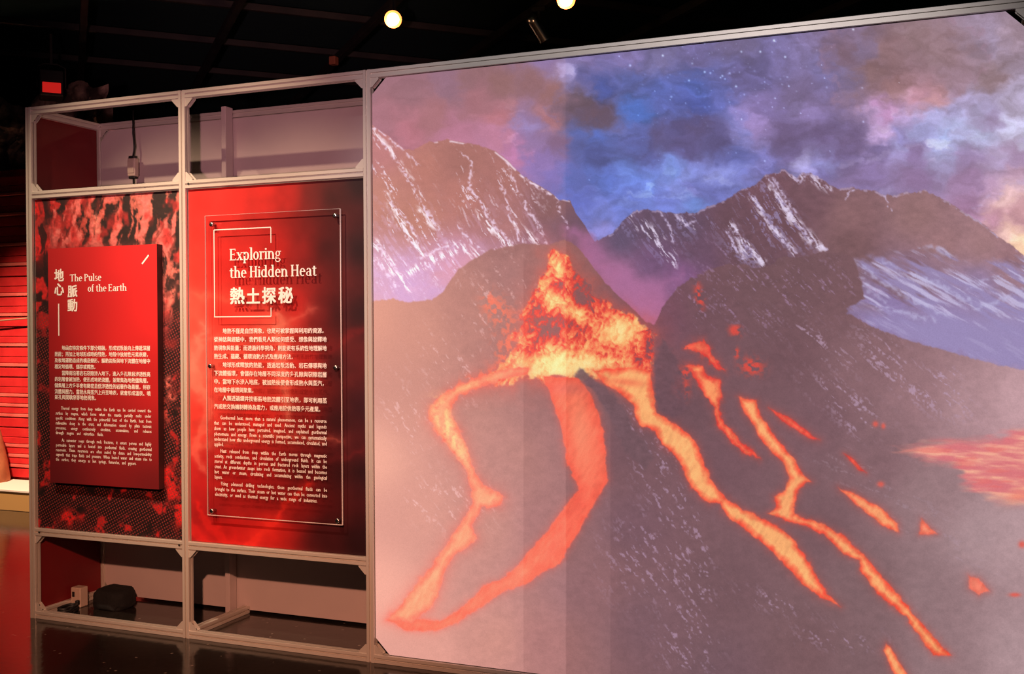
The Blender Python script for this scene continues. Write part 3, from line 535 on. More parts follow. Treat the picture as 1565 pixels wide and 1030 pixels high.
# ------------------------------------------------------------------ poster prints (traced colours)
def paint_rock(U, V):
    B = idw(U, V, [(60,310,(214,30,32)),(80,300,(190,36,36)),(55,380,(210,34,36)),(60,450,(200,36,38)),(62,520,(150,22,28)),(55,600,(120,20,26)),(65,660,(52,18,24)),(60,720,(120,22,26)),(60,780,(50,18,24)),(85,340,(96,34,34)),(120,310,(170,60,54)),(150,330,(190,90,78)),(200,320,(176,92,82)),(230,320,(206,116,104)),(262,310,(190,106,94)),(255,360,(120,52,48)),(262,420,(206,112,102)),(255,470,(150,70,66)),(268,350,(90,40,38)),(262,520,(74,26,30)),(258,570,(104,32,36)),(255,620,(130,50,50)),(258,680,(48,18,24)),(262,730,(170,26,30)),(272,780,(190,28,32)),(240,800,(80,20,26)),(200,800,(46,17,22)),(150,780,(70,20,26)),(105,790,(140,26,32)),(90,760,(44,17,22)),(160,600,(60,20,26)),(160,450,(90,30,34))], 3., 9)
    wu = (fbm(U/20, V/34, 3, 301)-.5)*16
    s1 = fbm((U+wu+.22*V)/11, V/60, 4, 302); s2 = fbm((U+wu)/4.5, V/9, 4, 303)
    top = ss(400, 360, V); rt = ss(240, 250, U)*ss(520, 470, V); lf = ss(84, 70, U)
    tone = np.clip((s1-.5)*2.6+(s2-.5)*1.2, -1, 1)
    img = B.copy()
    m = np.clip(top+.9*rt, 0, 1)
    img = mix(img, (222,116,112), m*ss(.12, .55, tone)*.9*(1-.9*lf))
    img = mix(img, (30,21,22), m*ss(.10, -.22, tone)*.94*(1-.5*lf))
    img = mix(img, (190,44,44), m*ss(.55, .75, fbm(U/16, V/26, 3, 304))*.7)
    # red slick with dark runs down the left
    img = mix(img, (40,16,20), lf*ss(.53, .60, fbm((U+wu)/9, V/46, 4, 305))*.9*ss(560, 330, V))
    low = np.clip(ss(360, 420, V)-.8*rt, 0, 1)
    b = fbm((U+wu)/14, (V+wu)/18, 4, 306)
    img = mix(img, (30,14,18), low*ss(.60, .44, b)*.9)
    img = mix(img, (210,32,34), low*ss(.66, .74, b)*.8*ss(480, 600, V+60*lf))
    img = mix(img, (20,11,14), np.clip(low*.6*ss(500, 640, V)*ss(.70, .60, b), 0, 1))
    for u, v, a, c, t, cc in [(258,585,6,10,.2,(222,120,110)),(262,606,7,5,.8,(226,120,110)),(254,628,6,16,-.2,(214,84,80)),(56,545,4,26,-.2,(196,40,48)),(60,600,3,16,.3,(170,30,36)),(106,790,12,12,.3,(228,36,36)),(262,735,9,26,-.3,(220,34,36)),(274,785,10,22,0,(228,34,34)),(100,330,5,30,.3,(150,36,36)),(148,345,5,20,-.2,(230,140,126)),(262,455,4,16,.3,(222,128,116))]:
        img = mix(img, cc, np.clip(1.4*blob(U, V, u, v, a, c, t), 0, 1)*ss(.32, .58, fbm(U/6, V/6, 3, 307))*.9)
    img *= (1+(fbm(U/3, V/3, 2, 308)-.5)*.3)[..., None]
    return np.clip(img, 0.01, 1)
def dots_mask(U, V):
    n = fbm(U/30, V/30, 3, 311)
    a = ss(470, 500, V+60*(n-.5))*ss(.38, .46, n+.18*ss(244, 256, U)+.2*ss(745, 770, V))
    return np.clip(a, 0, 1)
def paint_red(U, V):
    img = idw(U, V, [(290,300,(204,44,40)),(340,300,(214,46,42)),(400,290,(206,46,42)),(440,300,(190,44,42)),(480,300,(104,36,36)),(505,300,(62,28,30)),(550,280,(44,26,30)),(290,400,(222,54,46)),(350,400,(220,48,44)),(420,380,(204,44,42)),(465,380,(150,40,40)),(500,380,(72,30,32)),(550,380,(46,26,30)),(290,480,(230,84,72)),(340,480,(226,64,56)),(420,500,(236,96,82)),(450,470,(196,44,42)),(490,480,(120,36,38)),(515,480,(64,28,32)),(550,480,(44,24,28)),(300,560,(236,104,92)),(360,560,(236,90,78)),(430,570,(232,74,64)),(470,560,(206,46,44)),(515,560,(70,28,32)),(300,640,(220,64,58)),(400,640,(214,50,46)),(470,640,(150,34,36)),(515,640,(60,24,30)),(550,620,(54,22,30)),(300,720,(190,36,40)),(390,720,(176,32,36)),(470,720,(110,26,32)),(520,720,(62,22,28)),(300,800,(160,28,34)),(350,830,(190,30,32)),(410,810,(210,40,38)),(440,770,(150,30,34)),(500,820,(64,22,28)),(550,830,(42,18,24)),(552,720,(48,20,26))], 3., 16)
    for pts, c, a in [([(300,560,2),(318,620,5),(300,690,3),(310,720,1)],(240,136,118),.5),([(312,500,1),(292,560,3),(300,600,4)],(240,150,132),.4),([(425,480,3),(430,560,5),(438,640,3)],(250,170,146),.45),([(300,520,1),(420,506,1.5),(480,470,.6)],(240,140,120),.35),([(310,680,.8),(400,668,1.2),(520,672,.5)],(236,130,110),.45),([(380,834,5),(412,806,3),(440,770,1.5),(470,740,.6)],(236,52,44),.75),([(300,770,1),(320,806,5),(360,834,6)],(230,40,38),.7),([(290,800,3),(310,834,7)],(232,44,42),.6),([(470,560,1),(520,520,2),(556,505,1)],(120,34,38),.6),([(470,720,1),(510,700,3),(556,690,1)],(110,32,38),.5),([(300,450,1),(360,456,1.5),(430,446,.6)],(240,120,96),.35)]:
        d = sd_line(U+(fbm(U/14, V/14, 3, 321)-.5)*18, V+(fbm(U/14, V/14, 3, 322)-.5)*18, pts)
        img = mix(img, c, np.exp(-np.clip(d, 0, 60)/5.)*a)
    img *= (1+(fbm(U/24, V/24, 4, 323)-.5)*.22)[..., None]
    return np.clip(img, 0.01, 1)
def paint_board(U, V):  # red print with the spotlight's fall-off painted in towards bottom and left
    return .94*idw(U, V, [(75,385,(176,34,38)),(75,500,(160,30,36)),(120,390,(206,38,42)),(120,500,(204,36,42)),(180,400,(226,42,46)),(235,385,(222,42,46)),(235,480,(230,42,46)),(180,520,(222,40,44)),(80,600,(130,28,34)),(150,600,(176,32,36)),(235,600,(196,34,40)),(80,680,(104,26,34)),(160,680,(140,28,34)),(238,680,(150,30,36)),(90,735,(96,26,34)),(235,740,(108,26,32))], 2.6, 30)

# ------------------------------------------------------------------ lettering
GL = {}
def font_glyph(t, off=0., res=2):
    k = (t, off, res)
    if k not in GL:
        c = bpy.data.curves.new('lettering', 'FONT'); c.body = t; c.resolution_u = res; c.fill_mode = 'FRONT'; c.offset = off
        o = bpy.data.objects.new('lettering', c); col.objects.link(o)
        me = bpy.data.meshes.new_from_object(o.evaluated_get(bpy.context.evaluated_depsgraph_get()))
        V = np.zeros(len(me.vertices)*3); me.vertices.foreach_get('co', V); V = V.reshape(-1, 3)[:, :2]
        GL[k] = (V, [tuple(p.vertices) for p in me.polygons]); bpy.data.meshes.remove(me); bpy.data.objects.remove(o); bpy.data.curves.remove(c)
    return GL[k]
class Ink:                                # collects flat letter shapes on one board (x, z)
    def __init__(s): s.V = []; s.F = []
    def add(s, V, F):
        s.k = getattr(s, 'k', 0)+1; dy = -(s.k % 9)*.00008
        n = len(s.V); s.V += [(v[0], v[1], dy) for v in V]; s.F += [tuple(i+n for i in f) for f in F]
    def quad(s, a, b, c, d): s.add([a, b, c, d], [(0, 1, 2, 3)])
    def bar(s, a, b, w):
        a = np.array(a); b = np.array(b); d = (b-a)/np.hypot(*(b-a)); n = np.array([-d[1], d[0]])*w/2
        s.quad(a-n, b-n, b+n, a+n)
    def build(s, name, y, m, parent):
        me = pyd(name, [(v[0], y+v[2], v[1]) for v in s.V], s.F); return link(name, me, m, parent)
def px(u, v, y): p = at_y(u, v, y); return p[0], p[2]
def cjk_line(ink, t, u0, u1, v, y, size=None, off=.012):
    # full-width characters at an even pitch between two traced ends
    x0, z = px(u0, v, y); x1, _ = px(u1, v, y); n = len(t); pitch = (x1-x0)/n if size is None else size
    for i, ch in enumerate(t):
        if ch == '\u3000': continue
        V, F = font_glyph(ch, 0, 1)
        for dx, dz in ((-.022, -.01), (.022, .01)):
            ink.add(np.stack([x0+(i+dx+V[:, 0])*pitch, z+(V[:, 1]+dz-.38)*pitch*1.08], -1), F)
def cjk_char(ink, ch, u0, v0, u1, v1, y, off=.03):
    x0, z1 = px(u0, v0, y); x1, z0 = px(u1, v1, y); V, F = font_glyph(ch, 0, 2)
    a = V.min(0)-.03; b = V.max(0)+.03
    for dx, dz in ((-.03, -.02), (.03, -.02), (-.03, .02), (.03, .02), (0, 0)):
        ink.add(np.stack([x0+(V[:, 0]+dx-a[0])/(b[0]-a[0])*(x1-x0), z0+(V[:, 1]+dz-a[1])/(b[1]-a[1])*(z1-z0)], -1), F)
def latin_line(ink, t, u0, u1, v, y, size, last=False, off=.011, cond=.70):
    x0, z = px(u0, v, y); x1, _ = px(u1, v, y); ws = t.split(); G = [font_glyph(q, 0, 1) for q in ws]
    wd = [g[0][:, 0].max()*size*cond for g in G]; W = x1-x0
    gap = (W-sum(wd))/max(1, len(ws)-1); k = 1.
    if gap < size*.12: k = (W-size*.14*(len(ws)-1))/sum(wd); gap = size*.14
    x = x0
    for g, q in zip(G, wd):
        for dx in (-.02, .02): ink.add(np.stack([x+(g[0][:, 0]+dx)*size*cond*k, z+(g[0][:, 1]-.24)*size], -1), g[1])
        x += q*k+gap
# a condensed serif drawn stroke by stroke for the headings
def serif_word(t):
    P = []; S = .095; T = .048; xh = .48; cap = .70; asc = .74
    def rect(x0, y0, x1, y1): P.append([(x0, y0), (x1, y0), (x1, y1), (x0, y1)])
    def quad(*q): P.append(list(q))
    def arc(cx, cy, rx, ry, a0, a1, wx=S, wy=T, n=14):
        for i in range(n):
            q = []
            for a, inner in ((i, 0), (i+1, 0), (i+1, 1), (i, 1)):
                t_ = math.radians(a0+(a1-a0)*a/n); q.append((cx+(rx-wx*inner)*math.cos(t_), cy+(ry-wy*inner)*math.sin(t_)))
            P.append(q)
    def stem(x, y0, y1, sb=1, st=1):
        rect(x, y0, x+S, y1)
        if sb: rect(x-.04, y0, x+S+.04, y0+T*.8)
        if st == 1: rect(x-.05, y1-T*.8, x+S, y1)
        if st == 2: rect(x-.04, y1-T*.8, x+S+.04, y1)
    x = 0.
    def shift(n0, dx):
        for k in range(n0, len(P)): P[k] = [(a+dx, b) for a, b in P[k]]
    for ch in t:
        n0 = len(P); w = .3
        if ch == ' ': x += .17; continue
        if ch == 'E': stem(.04, 0, cap, 1, 2); rect(.04, 0, .36, T); rect(.04, cap-T, .35, cap); rect(.1, .34, .29, .34+T); rect(.33, 0, .36, .13); rect(.32, cap-.12, .35, cap); rect(.27, .29, .29, .43); w = .40
        elif ch == 'H': stem(.04, 0, cap, 1, 2); stem(.33, 0, cap, 1, 2); rect(.1, .35, .34, .35+T); w = .48
        elif ch == 'T': stem(.17, 0, cap, 1, 0); rect(.0, cap-T, .425, cap); rect(0, cap-.13, .028, cap); rect(.397, cap-.13, .425, cap); w = .43
        elif ch == 'P': stem(.04, 0, cap, 1, 2); arc(.12, .515, .27, .185, -90, 90); w = .41
        elif ch == 'l': stem(.04, 0, asc); w = .17
        elif ch == 'i': stem(.04, 0, xh); arc(.083, .62, .055, .055, 0, 360, .055, .055); w = .17
        elif ch in 'nhr':
            stem(.04, 0, asc if ch == 'h' else xh)
            if ch == 'r': arc(.21, .36, .12, .12, 60, 180, .04, .045); rect(.2, .40, .275, .47); w = .28
            else: arc(.20, .30, .155, .18, 0, 180, S, .05); stem(.27, 0, .31, 1, 0); w = .40
        elif ch == 'u': stem(.04, .17, xh, 0, 1); stem(.26, 0, xh, 0, 1); arc(.185, .18, .145, .19, 180, 360, S, .05); rect(.3, 0, .39, T); w = .40
        elif ch == 'o': arc(.18, .24, .165, .25, 0, 360); w = .36
        elif ch == 'e': arc(.18, .24, .165, .25, 0, 310); rect(.06, .25, .33, .25+T); w = .35
        elif ch == 'p': stem(.04, -.2, xh, 1, 1); arc(.19, .24, .165, .25, 0, 360); w = .38
        elif ch == 'd': arc(.18, .24, .165, .25, 0, 360); stem(.25, 0, asc, 0, 1); rect(.28, 0, .39, T); w = .40
        elif ch == 'a': arc(.16, .14, .135, .145, 0, 360, .075, .04); stem(.22, .0, .34, 0, 0); arc(.17, .33, .135, .155, 0, 160, S, .045); rect(.28, 0, .35, T); w = .36
        elif ch == 'g': arc(.17, .32, .135, .165, 0, 360, .07, .04); arc(.17, -.06, .155, .13, 0, 360, .05, .045); quad((.05, .16), (.11, .14), (.11, .06), (.04, .05)); rect(.26, .42, .36, .47); w = .36
        elif ch == 't': rect(.07, .08, .07+S, .60); rect(0, xh-T, .24, xh); arc(.17, .1, .10, .11, 180, 330, .07, .045); w = .26
        elif ch == 'f': stem(.06, 0, .58, 1, 0); rect(0, xh-T, .25, xh); arc(.18, .58, .12, .16, 30, 180, S, .045); w = .25
        elif ch == 's': arc(.15, .36, .115, .13, 40, 270, .06, .05); arc(.15, .13, .12, .14, -140, 90, .065, .05); w = .28
        elif ch == 'x': quad((.02, xh), (.12, xh), (.34, 0), (.24, 0)); quad((.28, xh), (.32, xh), (.08, 0), (.04, 0)); rect(0, xh-T, .15, xh); rect(.24, xh-T, .36, xh); rect(0, 0, .12, T); rect(.2, 0, .37, T); w = .37
        shift(n0, x); x += w+.012
    return P, x
def serif_line(ink, t, u0, u1, vb, cap_px, y):
    P, W = serif_word(t); x0, z = px(u0, vb, y); x1, _ = px(u1, vb, y); _, zt = px(u0, vb-cap_px, y); kz = (zt-z)/.70; kx = (x1-x0)/W
    for q in P: ink.add([(x0+a*kx, z+b*kz) for a, b in q], [tuple(range(len(q)))])

# ------------------------------------------------------------------ the setting
H = 2.8; PF = .04
fl = link('floor', box_me('floor', -9, -7, -.1, 9, 10, 0, 0), FLOORM); tag(fl, 'dark polished concrete floor with pale flecks', 'floor', kind='structure')
ce = link('ceiling', box_me('ceiling', -9, -7, 4.55, 9, 10, 4.7, 0), CEIL); tag(ce, 'black painted ceiling with a diagonal grid of bars', 'ceiling', kind='structure')
wb = link('wall_back', box_me('wall_back', -9, 9.9, 0, 9, 10, 4.55, 0), DARKWALL); tag(wb, 'black wall far behind the display', 'wall', kind='structure')
ws_ = link('wall_far_left', box_me('wall_far_left', -9, -7, 0, -8.9, 9.9, 4.55, 0), DARKWALL); tag(ws_, 'black side wall of the hall', 'wall', kind='structure')
r2 = math.sqrt(.5)
for k in range(6):                        # bars running one way ...
    c = .5+1.64*k; o = link('ceiling_bar', box_me('ceiling_bar', -5.2, -.03, -.035, 5.2, .03, .035, .004), BEAM, ce)
    mx = c/2-2.2*r2*r2; o.location = (c/2-1.6, c/2+1.6, 4.235); o.rotation_euler = (0, 0, math.radians(135))
for k in range(5):                        # ... and the other, hung just below them
    c = .47+1.68*k; o = link('ceiling_bar', box_me('ceiling_bar', -5.2, -.022, -.03, 5.2, .022, .03, .004), BEAM, ce)
    o.location = (-c/2+1.8, c/2+1.8, 4.30); o.rotation_euler = (0, 0, math.radians(45))

# red plank wall far left, rock band above it
rw = link('wall_left', box_me('wall_left', -6.2, 3.03, 0, -1.9, 3.13, 3.08, 0), REDPLANK); tag(rw, 'red lit plank wall seen past the left post', 'wall', kind='structure')
zs = [z for z in np.linspace(.20, 3.02, 31)]
for i in range(len(zs)-1):
    pale = i % 5 in (1, 3) or i in (2, 7); h = (zs[i+1]-zs[i])
    g = .35 if pale else .92
    o = link('plank', box_me('plank', -6.2, 2.995-(.008 if pale else 0), zs[i]+.004, -1.9, 3.03, zs[i]+h*g, .004), PINKPLANK if pale else REDPLANK, rw)
    if pale: link('plank', box_me('plank', -6.2, 2.995, zs[i]+h*g+.004, -1.9, 3.03, zs[i+1], .004), REDPLANK, rw)

def lumpy_band(name, x0, x1, z0, z1, y, dep, nx, nz, s):
    X, Z = np.meshgrid(np.linspace(x0, x1, nx+1), np.linspace(z0, z1, nz+1)); t = (Z-z0)/(z1-z0)
    D = (fbm(X*4, Z*4, 4, s)-.3)*dep*np.clip(3*t*(1-t)+.25, 0, 1); Zz = Z+(fbm(X*3, Z*0, 3, s+3)-.5)*.35*t
    V = [(a, y-abs(d), c) for a, c, d in zip(X.ravel(), Zz.ravel(), D.ravel())]; n = len(V)
    V += [(x0, y+.05, z0), (x1, y+.05, z0), (x1, y+.05, z1-.1), (x0, y+.05, z1-.1)]
    F = [(i*(nx+1)+j, i*(nx+1)+j+1, (i+1)*(nx+1)+j+1, (i+1)*(nx+1)+j) for i in range(nz) for j in range(nx)]
    F.append((n+3, n+2, n+1, n)); me = pyd(name, V, F); return me
rb = link('rock_relief', lumpy_band('rock_relief', -5.6, -2.3, 3.08, 3.75, 3.1, .30, 90, 22, 401), ROCK); tag(rb, 'mottled brown rock relief above the red plank wall', 'rock relief')
pl = thing('plinth', 'low display plinth with bright white top and ochre side', 'plinth', (-3.7, 2.75, 0))
link('plinth_body', box_me('plinth_body', -1.6, -.25, 0, 1.6, .23, .165, .004), PLINTHSIDE, pl); link('plinth_top', box_me('plinth_top', -1.62, -.26, .165, 1.62, .235, .185, .003), PLINTH, pl)
cl = link('clay_cone', lathe_me('clay_cone', [(.20, 0), (.205, .02), (.18, .2), (.13, .45), (.07, .62), (.02, .66)], 28), CLAY, None, (-3.50, 2.79, .185)); tag(cl, 'terracotta cone standing on the white plinth', 'clay cone')
cd = link('hanging_cord', tube_me('hanging_cord', [(-4.6, 2.93, 1.62), (-3.6, 2.92, 1.66), (-2.9, 2.93, 1.70), (-1.95, 2.96, 1.78)], .007, 8), CORD); tag(cd, 'thin tan cord strung across the red plank wall', 'cord')

# ------------------------------------------------------------------ aluminium frame
D = .511
fr = thing('exhibition_frame', 'silver aluminium extrusion frame holding the panels and the big screen', 'frame')
ME = {}
def prof(name, axis, length, loc, mate=ALU):
    k = (axis, round(length, 4))
    if k not in ME: ME[k] = prof_me(name, axis, length)
    return link(name, ME[k], mate, fr, loc)
XP = [0.0, 1.037, 2.115, 4.94]
h = PF/2
for x in XP: prof('post', 'z', H, (x+h, h, 0))
for x in (0., 4.94): prof('back_post', 'z', H, (x+h, D+h, 0))
link('back_post', box_me('back_post', .965, D-.07, 0, .995, D-.005, H+.01, .002), FABRIC, fr)
ZR = {'top': (2.76+h), 'upper': 2.3015+h-.0015, 'lower': .4575+h-.001, 'bottom': h}
RL = []
for i, x in enumerate(XP[:-1]):
    for k, z in ZR.items():
        if i == 2 and k in ('upper', 'lower'): continue
        RL.append((prof('rail', 'x', XP[i+1]-x-PF, (x+PF, h, z)), x, k))
prof('back_rail', 'x', 4.90, (PF, D+h, 2.76+h))
for x in (0., 4.94):
    for z in (2.76+h, h): prof('side_rail', 'y', D-PF, (x+h, PF, z))
prof('side_rail', 'y', D-PF, (1.037+h, PF, h))
# corner gussets with their screws
def gusset_me():
    L = .043; w = .016; t = .004; V = []; F = []
    def add(v, f):
        n = len(V); V.extend(v); F.extend([tuple(i+n for i in q) for q in f])
    cube = [(0, 1, 2, 3), (7, 6, 5, 4), (0, 4, 5, 1), (1, 5, 6, 2), (2, 6, 7, 3), (3, 7, 4, 0)]
    def bx(a, b): add([(a[0], a[1], a[2]), (b[0], a[1], a[2]), (b[0], b[1], a[2]), (a[0], b[1], a[2]), (a[0], a[1], b[2]), (b[0], a[1], b[2]), (b[0], b[1], b[2]), (a[0], b[1], b[2])], cube)
    bx((0, -w, 0), (L, w, t)); bx((0, -w, t), (t, w, L))
    for y in (-w, w-t):
        add([(t, y, t), (L, y, t), (L, y, t+.004), (t+.004, y, L), (t, y, L), (t, y+t, t), (L, y+t, t), (L, y+t, t+.004), (t+.004, y+t, L), (t, y+t, L)],
            [(0, 1, 2, 3, 4), (9, 8, 7, 6, 5), (0, 5, 6, 1), (1, 6, 7, 2), (2, 7, 8, 3), (3, 8, 9, 4), (4, 9, 5, 0)])
    return pyd('corner_gusset', V, F)
GUS = gusset_me(); SCR = lathe_me('screw', [(.005, 0), (.0055, .001), (.0055, .004), (.003, .005)], 12)
def gusset(x, z, sx, sz, y=h):
    g = link('corner_gusset', GUS, ALU, fr, (x, y, z)); g.scale = (sx, 1, sz)
    s = link('screw', SCR, SCREW, g, (.028, 0, .004)); s2 = link('screw', SCR, SCREW, g, (.004, 0, .028)); s2.rotation_euler = (0, math.pi/2, 0)
for i, x in enumerate(XP[:-1]):
    xl, xr = x+PF, XP[i+1]
    spans = [(PF, 2.76)] if i == 2 else [(2.34, 2.76), (PF, .4575)]
    for zb, zt in spans:
        for xx, sx in ((xl, 1), (xr, -1)):
            gusset(xx, zb, sx, 1); gusset(xx, zt, sx, -1)
gusset(PF, 2.76, 1, -1, D+h)
for (x, z) in ((.075, .477), (1.022, .477), (1.10, 2.322)):
    s = link('screw', SCR, SCREW, fr, (x, -.0005, z)); s.rotation_euler = (math.pi/2, 0, 0)

# ------------------------------------------------------------------ back and side panels inside the frame
def octagon(name, x0, x1, z0, z1, y0, y1, c):
    P = [(x0+c, z0), (x1-c, z0), (x1, z0+c), (x1, z1-c), (x1-c, z1), (x0+c, z1), (x0, z1-c), (x0, z0+c)]; n = 8
    V = [(a, y0, b) for a, b in P]+[(a, y1, b) for a, b in P]
    return pyd(name, V, [tuple(range(n)), tuple(range(n, 2*n))[::-1]]+[((i+1) % n, i, n+i, n+(i+1) % n) for i in range(n)])
bp = link('back_panel', octagon('back_panel', .042, 2.30, .016, 2.755, D+.006, D+.03, .065), FABRIC); tag(bp, 'pinkish off-white fabric panel at the back of the frame', 'panel')
sp = link('side_panel', box_me('side_panel', .008, PF+.002, .042, .018, D-.002, 2.758, .001), REDSIDE); tag(sp, 'deep red panel closing the left end of the frame', 'panel')
# in-line power box on its cable
pb = thing('inline_power_box', 'beige in-line switch box hanging on a black cable', 'switch box', (.335, .455, 2.515))
link('cable', tube_me('cable', [(-.005, .01, .33), (-.006, .012, .2), (.006, .008, .12), (.003, 0, .06)], .0065, 8), BLACK, pb)
link('cable', tube_me('cable', [(.004, 0, -.06), (.006, .004, -.2), (.0, .02, -.6), (.01, .02, -2.0)], .0065, 8), BLACK, pb)
link('housing', box_me('housing', -.026, -.018, -.052, .028, .018, .052, .004), BEIGE, pb)
link('cover', box_me('cover', -.022, -.022, -.035, .024, -.018, .035, .002), BEIGE, pb)
for z in (.055, -.055): link('cap', box_me('cap', -.022, -.015, z-.011, .022, .015, z+.011, .004), BLACK, pb)
ob = thing('floor_outlet_box', 'small beige outlet box at the foot of the red side panel', 'outlet box', (.072, .285, 0))
link('housing', box_me('housing', -.035, -.03, 0.0, .035, .03, .112, .004), BEIGE, ob); link('socket', box_me('socket', -.022, -.034, .06, -.006, -.028, .088, .001), BLACK, ob); link('plug', box_me('plug', .012, -.05, .018, .034, -.028, .045, .004), BLACK, ob)
def lump(name, sx, sy, sz, s):
    bm = bmesh.new(); bmesh.ops.create_icosphere(bm, subdivisions=4, radius=1)
    P = np.array([v.co[:] for v in bm.verts]); n = fbm(P[:, 0]*2+P[:, 2], P[:, 1]*2-P[:, 2], 3, s)
    for v, k in zip(bm.verts, n):
        q = [math.copysign(abs(c)**.55, c) for c in v.co]; f = .82+.36*k
        v.co = (q[0]*sx*f, q[1]*sy*f, max(q[2]*sz*f, -sz*.85)+sz*.85)
    me = bpy.data.meshes.new(name); bm.to_mesh(me); bm.free()
    for p in me.polygons: p.use_smooth = True
    return me
sb = link('weight_bag', lump('weight_bag', .10, .09, .062, 411), RUBBER, None, (.28, .34, 0)); tag(sb, 'black cloth weight bag slumped on the floor inside the frame', 'bag')
cb = link('cable_coil', tube_me('cable_coil', [(.115+.035*math.cos(t*.45)*(1+.1*math.sin(t)), .155+.06*math.sin(t*.45), .010+.011*(t//14)) for t in range(42)], .008, 8), BLACK); tag(cb, 'coil of black cable lying beside the weight bag', 'cable')

# ------------------------------------------------------------------ left bay: rock mural and red text board
YP = .021
gp = thing('graphic_panel', 'rock texture mural panel in black, red and peach', 'panel', group='printed panels in the frame')
me = grid_me('print_face', .043, 1.034, .498, 2.296, 190, 420, YP, paint_rock, dots_mask); link('print_face', me, printed('rock_mural_print', .6, True), gp)
link('backing_board', box_me('backing_board', .043, YP+.0005, .498, 1.034, YP+.012, 2.296, 0), BLACK, gp)
YB = -.022
c = [at_y(u, v, YB) for u, v in ((73, 380), (240.5, 373), (242, 748), (77, 737))]
bx0 = (c[0][0]+c[3][0])/2; bx1 = (c[1][0]+c[2][0])/2; bz1 = (c[0][2]+c[1][2])/2; bz0 = (c[2][2]+c[3][2])/2
tb = thing('text_board', 'red text board headed The Pulse of the Earth', 'text board', group='text boards')
me = grid_me('print_face', bx0, bx1, bz0, bz1, 40, 80, YB, paint_board); link('print_face', me, printed('red_board_shaded_print', .5), tb)
link('board_body', box_me('board_body', bx0, YB+.0004, bz0, bx1, YP-.001, bz1, 0), mat('dark_board_edge', (.05, .01, .012), .6), tb)
y = YB-.0012; ink = Ink()
for ch, q in zip('地心脈動', [(83, 411, 97.7, 430), (83, 433, 98, 451.5), (103.2, 435.5, 118.4, 454.5), (103.2, 456.8, 118.4, 476.2)]): cjk_char(ink, ch, *q, y)
serif_line(ink, 'The Pulse', 107, 155.3, 430.2, 10.6, y); serif_line(ink, 'of the Earth', 134, 193.8, 445.8, 10.6, y)
ink.bar(px(89.6, 464, y), px(89.9, 513, y), .0075); ink.bar(px(217, 403.3, y), px(227.2, 389.8, y), .0085)
ink.build('title_lettering', y, WHITE, tb)['kind'] = 'stuff'
ink = Ink()
for t, v, e in [('\u3000\u3000地函在特定條件下部分熔融，形成岩漿並向上傳遞深層', 531.6, 229.6), ('熱能；再加上地球形成時的殘熱，地殼中放射性元素衰變，', 541, 229.8), ('及板塊運動造成的構造變形，驅動岩漿與地下流體在地層中', 550.6, 229.8), ('穩定地循環、儲存或釋放。', 560, 149.5), ('\u3000\u3000當降雨沿著岩石裂隙滲入地下，進入多孔隙且滲透性高', 569.8, 230), ('的岩層會被加熱，便形成地熱流體，並聚集為地熱儲集層。', 579.2, 230), ('儲集層上方多半會有緻密且低滲透性的岩層作為蓋層，封存', 588.7, 230), ('流體與壓力。當熱水與蒸汽上升至地表，就會形成溫泉、噴', 598, 230.2), ('氣孔與間歇泉等地熱現象。', 606.6, 150.5)]: cjk_line(ink, t, 83.6, e, v, y)
ink.build('chinese_lettering', y, WHITE, tb)
ink = Ink(); s = .0245
for t, u, e, v in [('Thermal energy from deep within the Earth can be carried toward the', 93.4, 231, 624.3), ('surface by magma, which forms when the mantle partially melts under', 85.2, 231, 631.8), ('specific conditions. Along with the primordial heat of the Earth, heat from', 85.2, 231.2, 639.3), ('radioactive decay in the crust, and deformation caused by plate tectonic', 85.2, 231.3, 646.8), ('processes, energy continuously circulates, accumulates, and releases', 85.3, 231.5, 654.2), ('through magma and subsurface fluids.', 85.4, 157.8, 661.6),
        ('As rainwater seeps through rock fractures, it enters porous and highly', 94.4, 231.3, 673.2), ('permeable layers and is heated into geothermal fluids, creating geothermal', 85.6, 231.6, 680.4), ('reservoirs. These reservoirs are often sealed by dense and low-permeability', 85.6, 231.6, 687.8), ('caprock that traps fluids and pressure. When heated water and steam rise to', 85.6, 231.8, 695), ('the surface, they emerge as hot springs, fumaroles, and geysers.', 85.6, 208.4, 702.2)]: latin_line(ink, t, u, e, v, y, s)
ink.build('english_lettering', y, WHITE, tb)

# ------------------------------------------------------------------ middle bay: red panel and clear text sheet
gp2 = thing('graphic_panel', 'glowing red panel fading to near black at its right', 'panel', group='printed panels in the frame')
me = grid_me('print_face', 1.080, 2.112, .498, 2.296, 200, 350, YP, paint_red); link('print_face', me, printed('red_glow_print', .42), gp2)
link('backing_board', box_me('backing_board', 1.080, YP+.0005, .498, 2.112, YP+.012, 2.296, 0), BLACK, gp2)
YA = -.013
c = [at_y(u, v, YA) for u, v in ((312, 331), (521.5, 317.5), (522.5, 803), (318, 787))]
ax0 = (c[0][0]+c[3][0])/2; ax1 = (c[1][0]+c[2][0])/2; az1 = (c[0][2]+c[1][2])/2; az0 = (c[2][2]+c[3][2])/2
ac = thing('acrylic_text_sheet', 'clear acrylic sheet headed Exploring the Hidden Heat on steel standoffs', 'text board', group='text boards')
me = box_me('clear_sheet', ax0, YA, az0, ax1, YA+.006, az1, 0); o = link('clear_sheet', me, ACRYLIC, ac)
e = .0022  # strips imitate the edge glow, thinner where it looks dimmer
for nm, q in (('edge', (ax0, az1-e*.4, ax1, az1)), ('edge', (ax0, az0, ax1, az0+e)), ('edge', (ax0, az0+e, ax0+e*.4, az1-e*.4)), ('edge', (ax1-e*1.5, az0+e, ax1, az1-e*.4))):
    link(nm, box_me(nm, q[0], YA-.0004, q[1], q[2], YA+.0064, q[3], 0), ACRYLEDGE, ac)
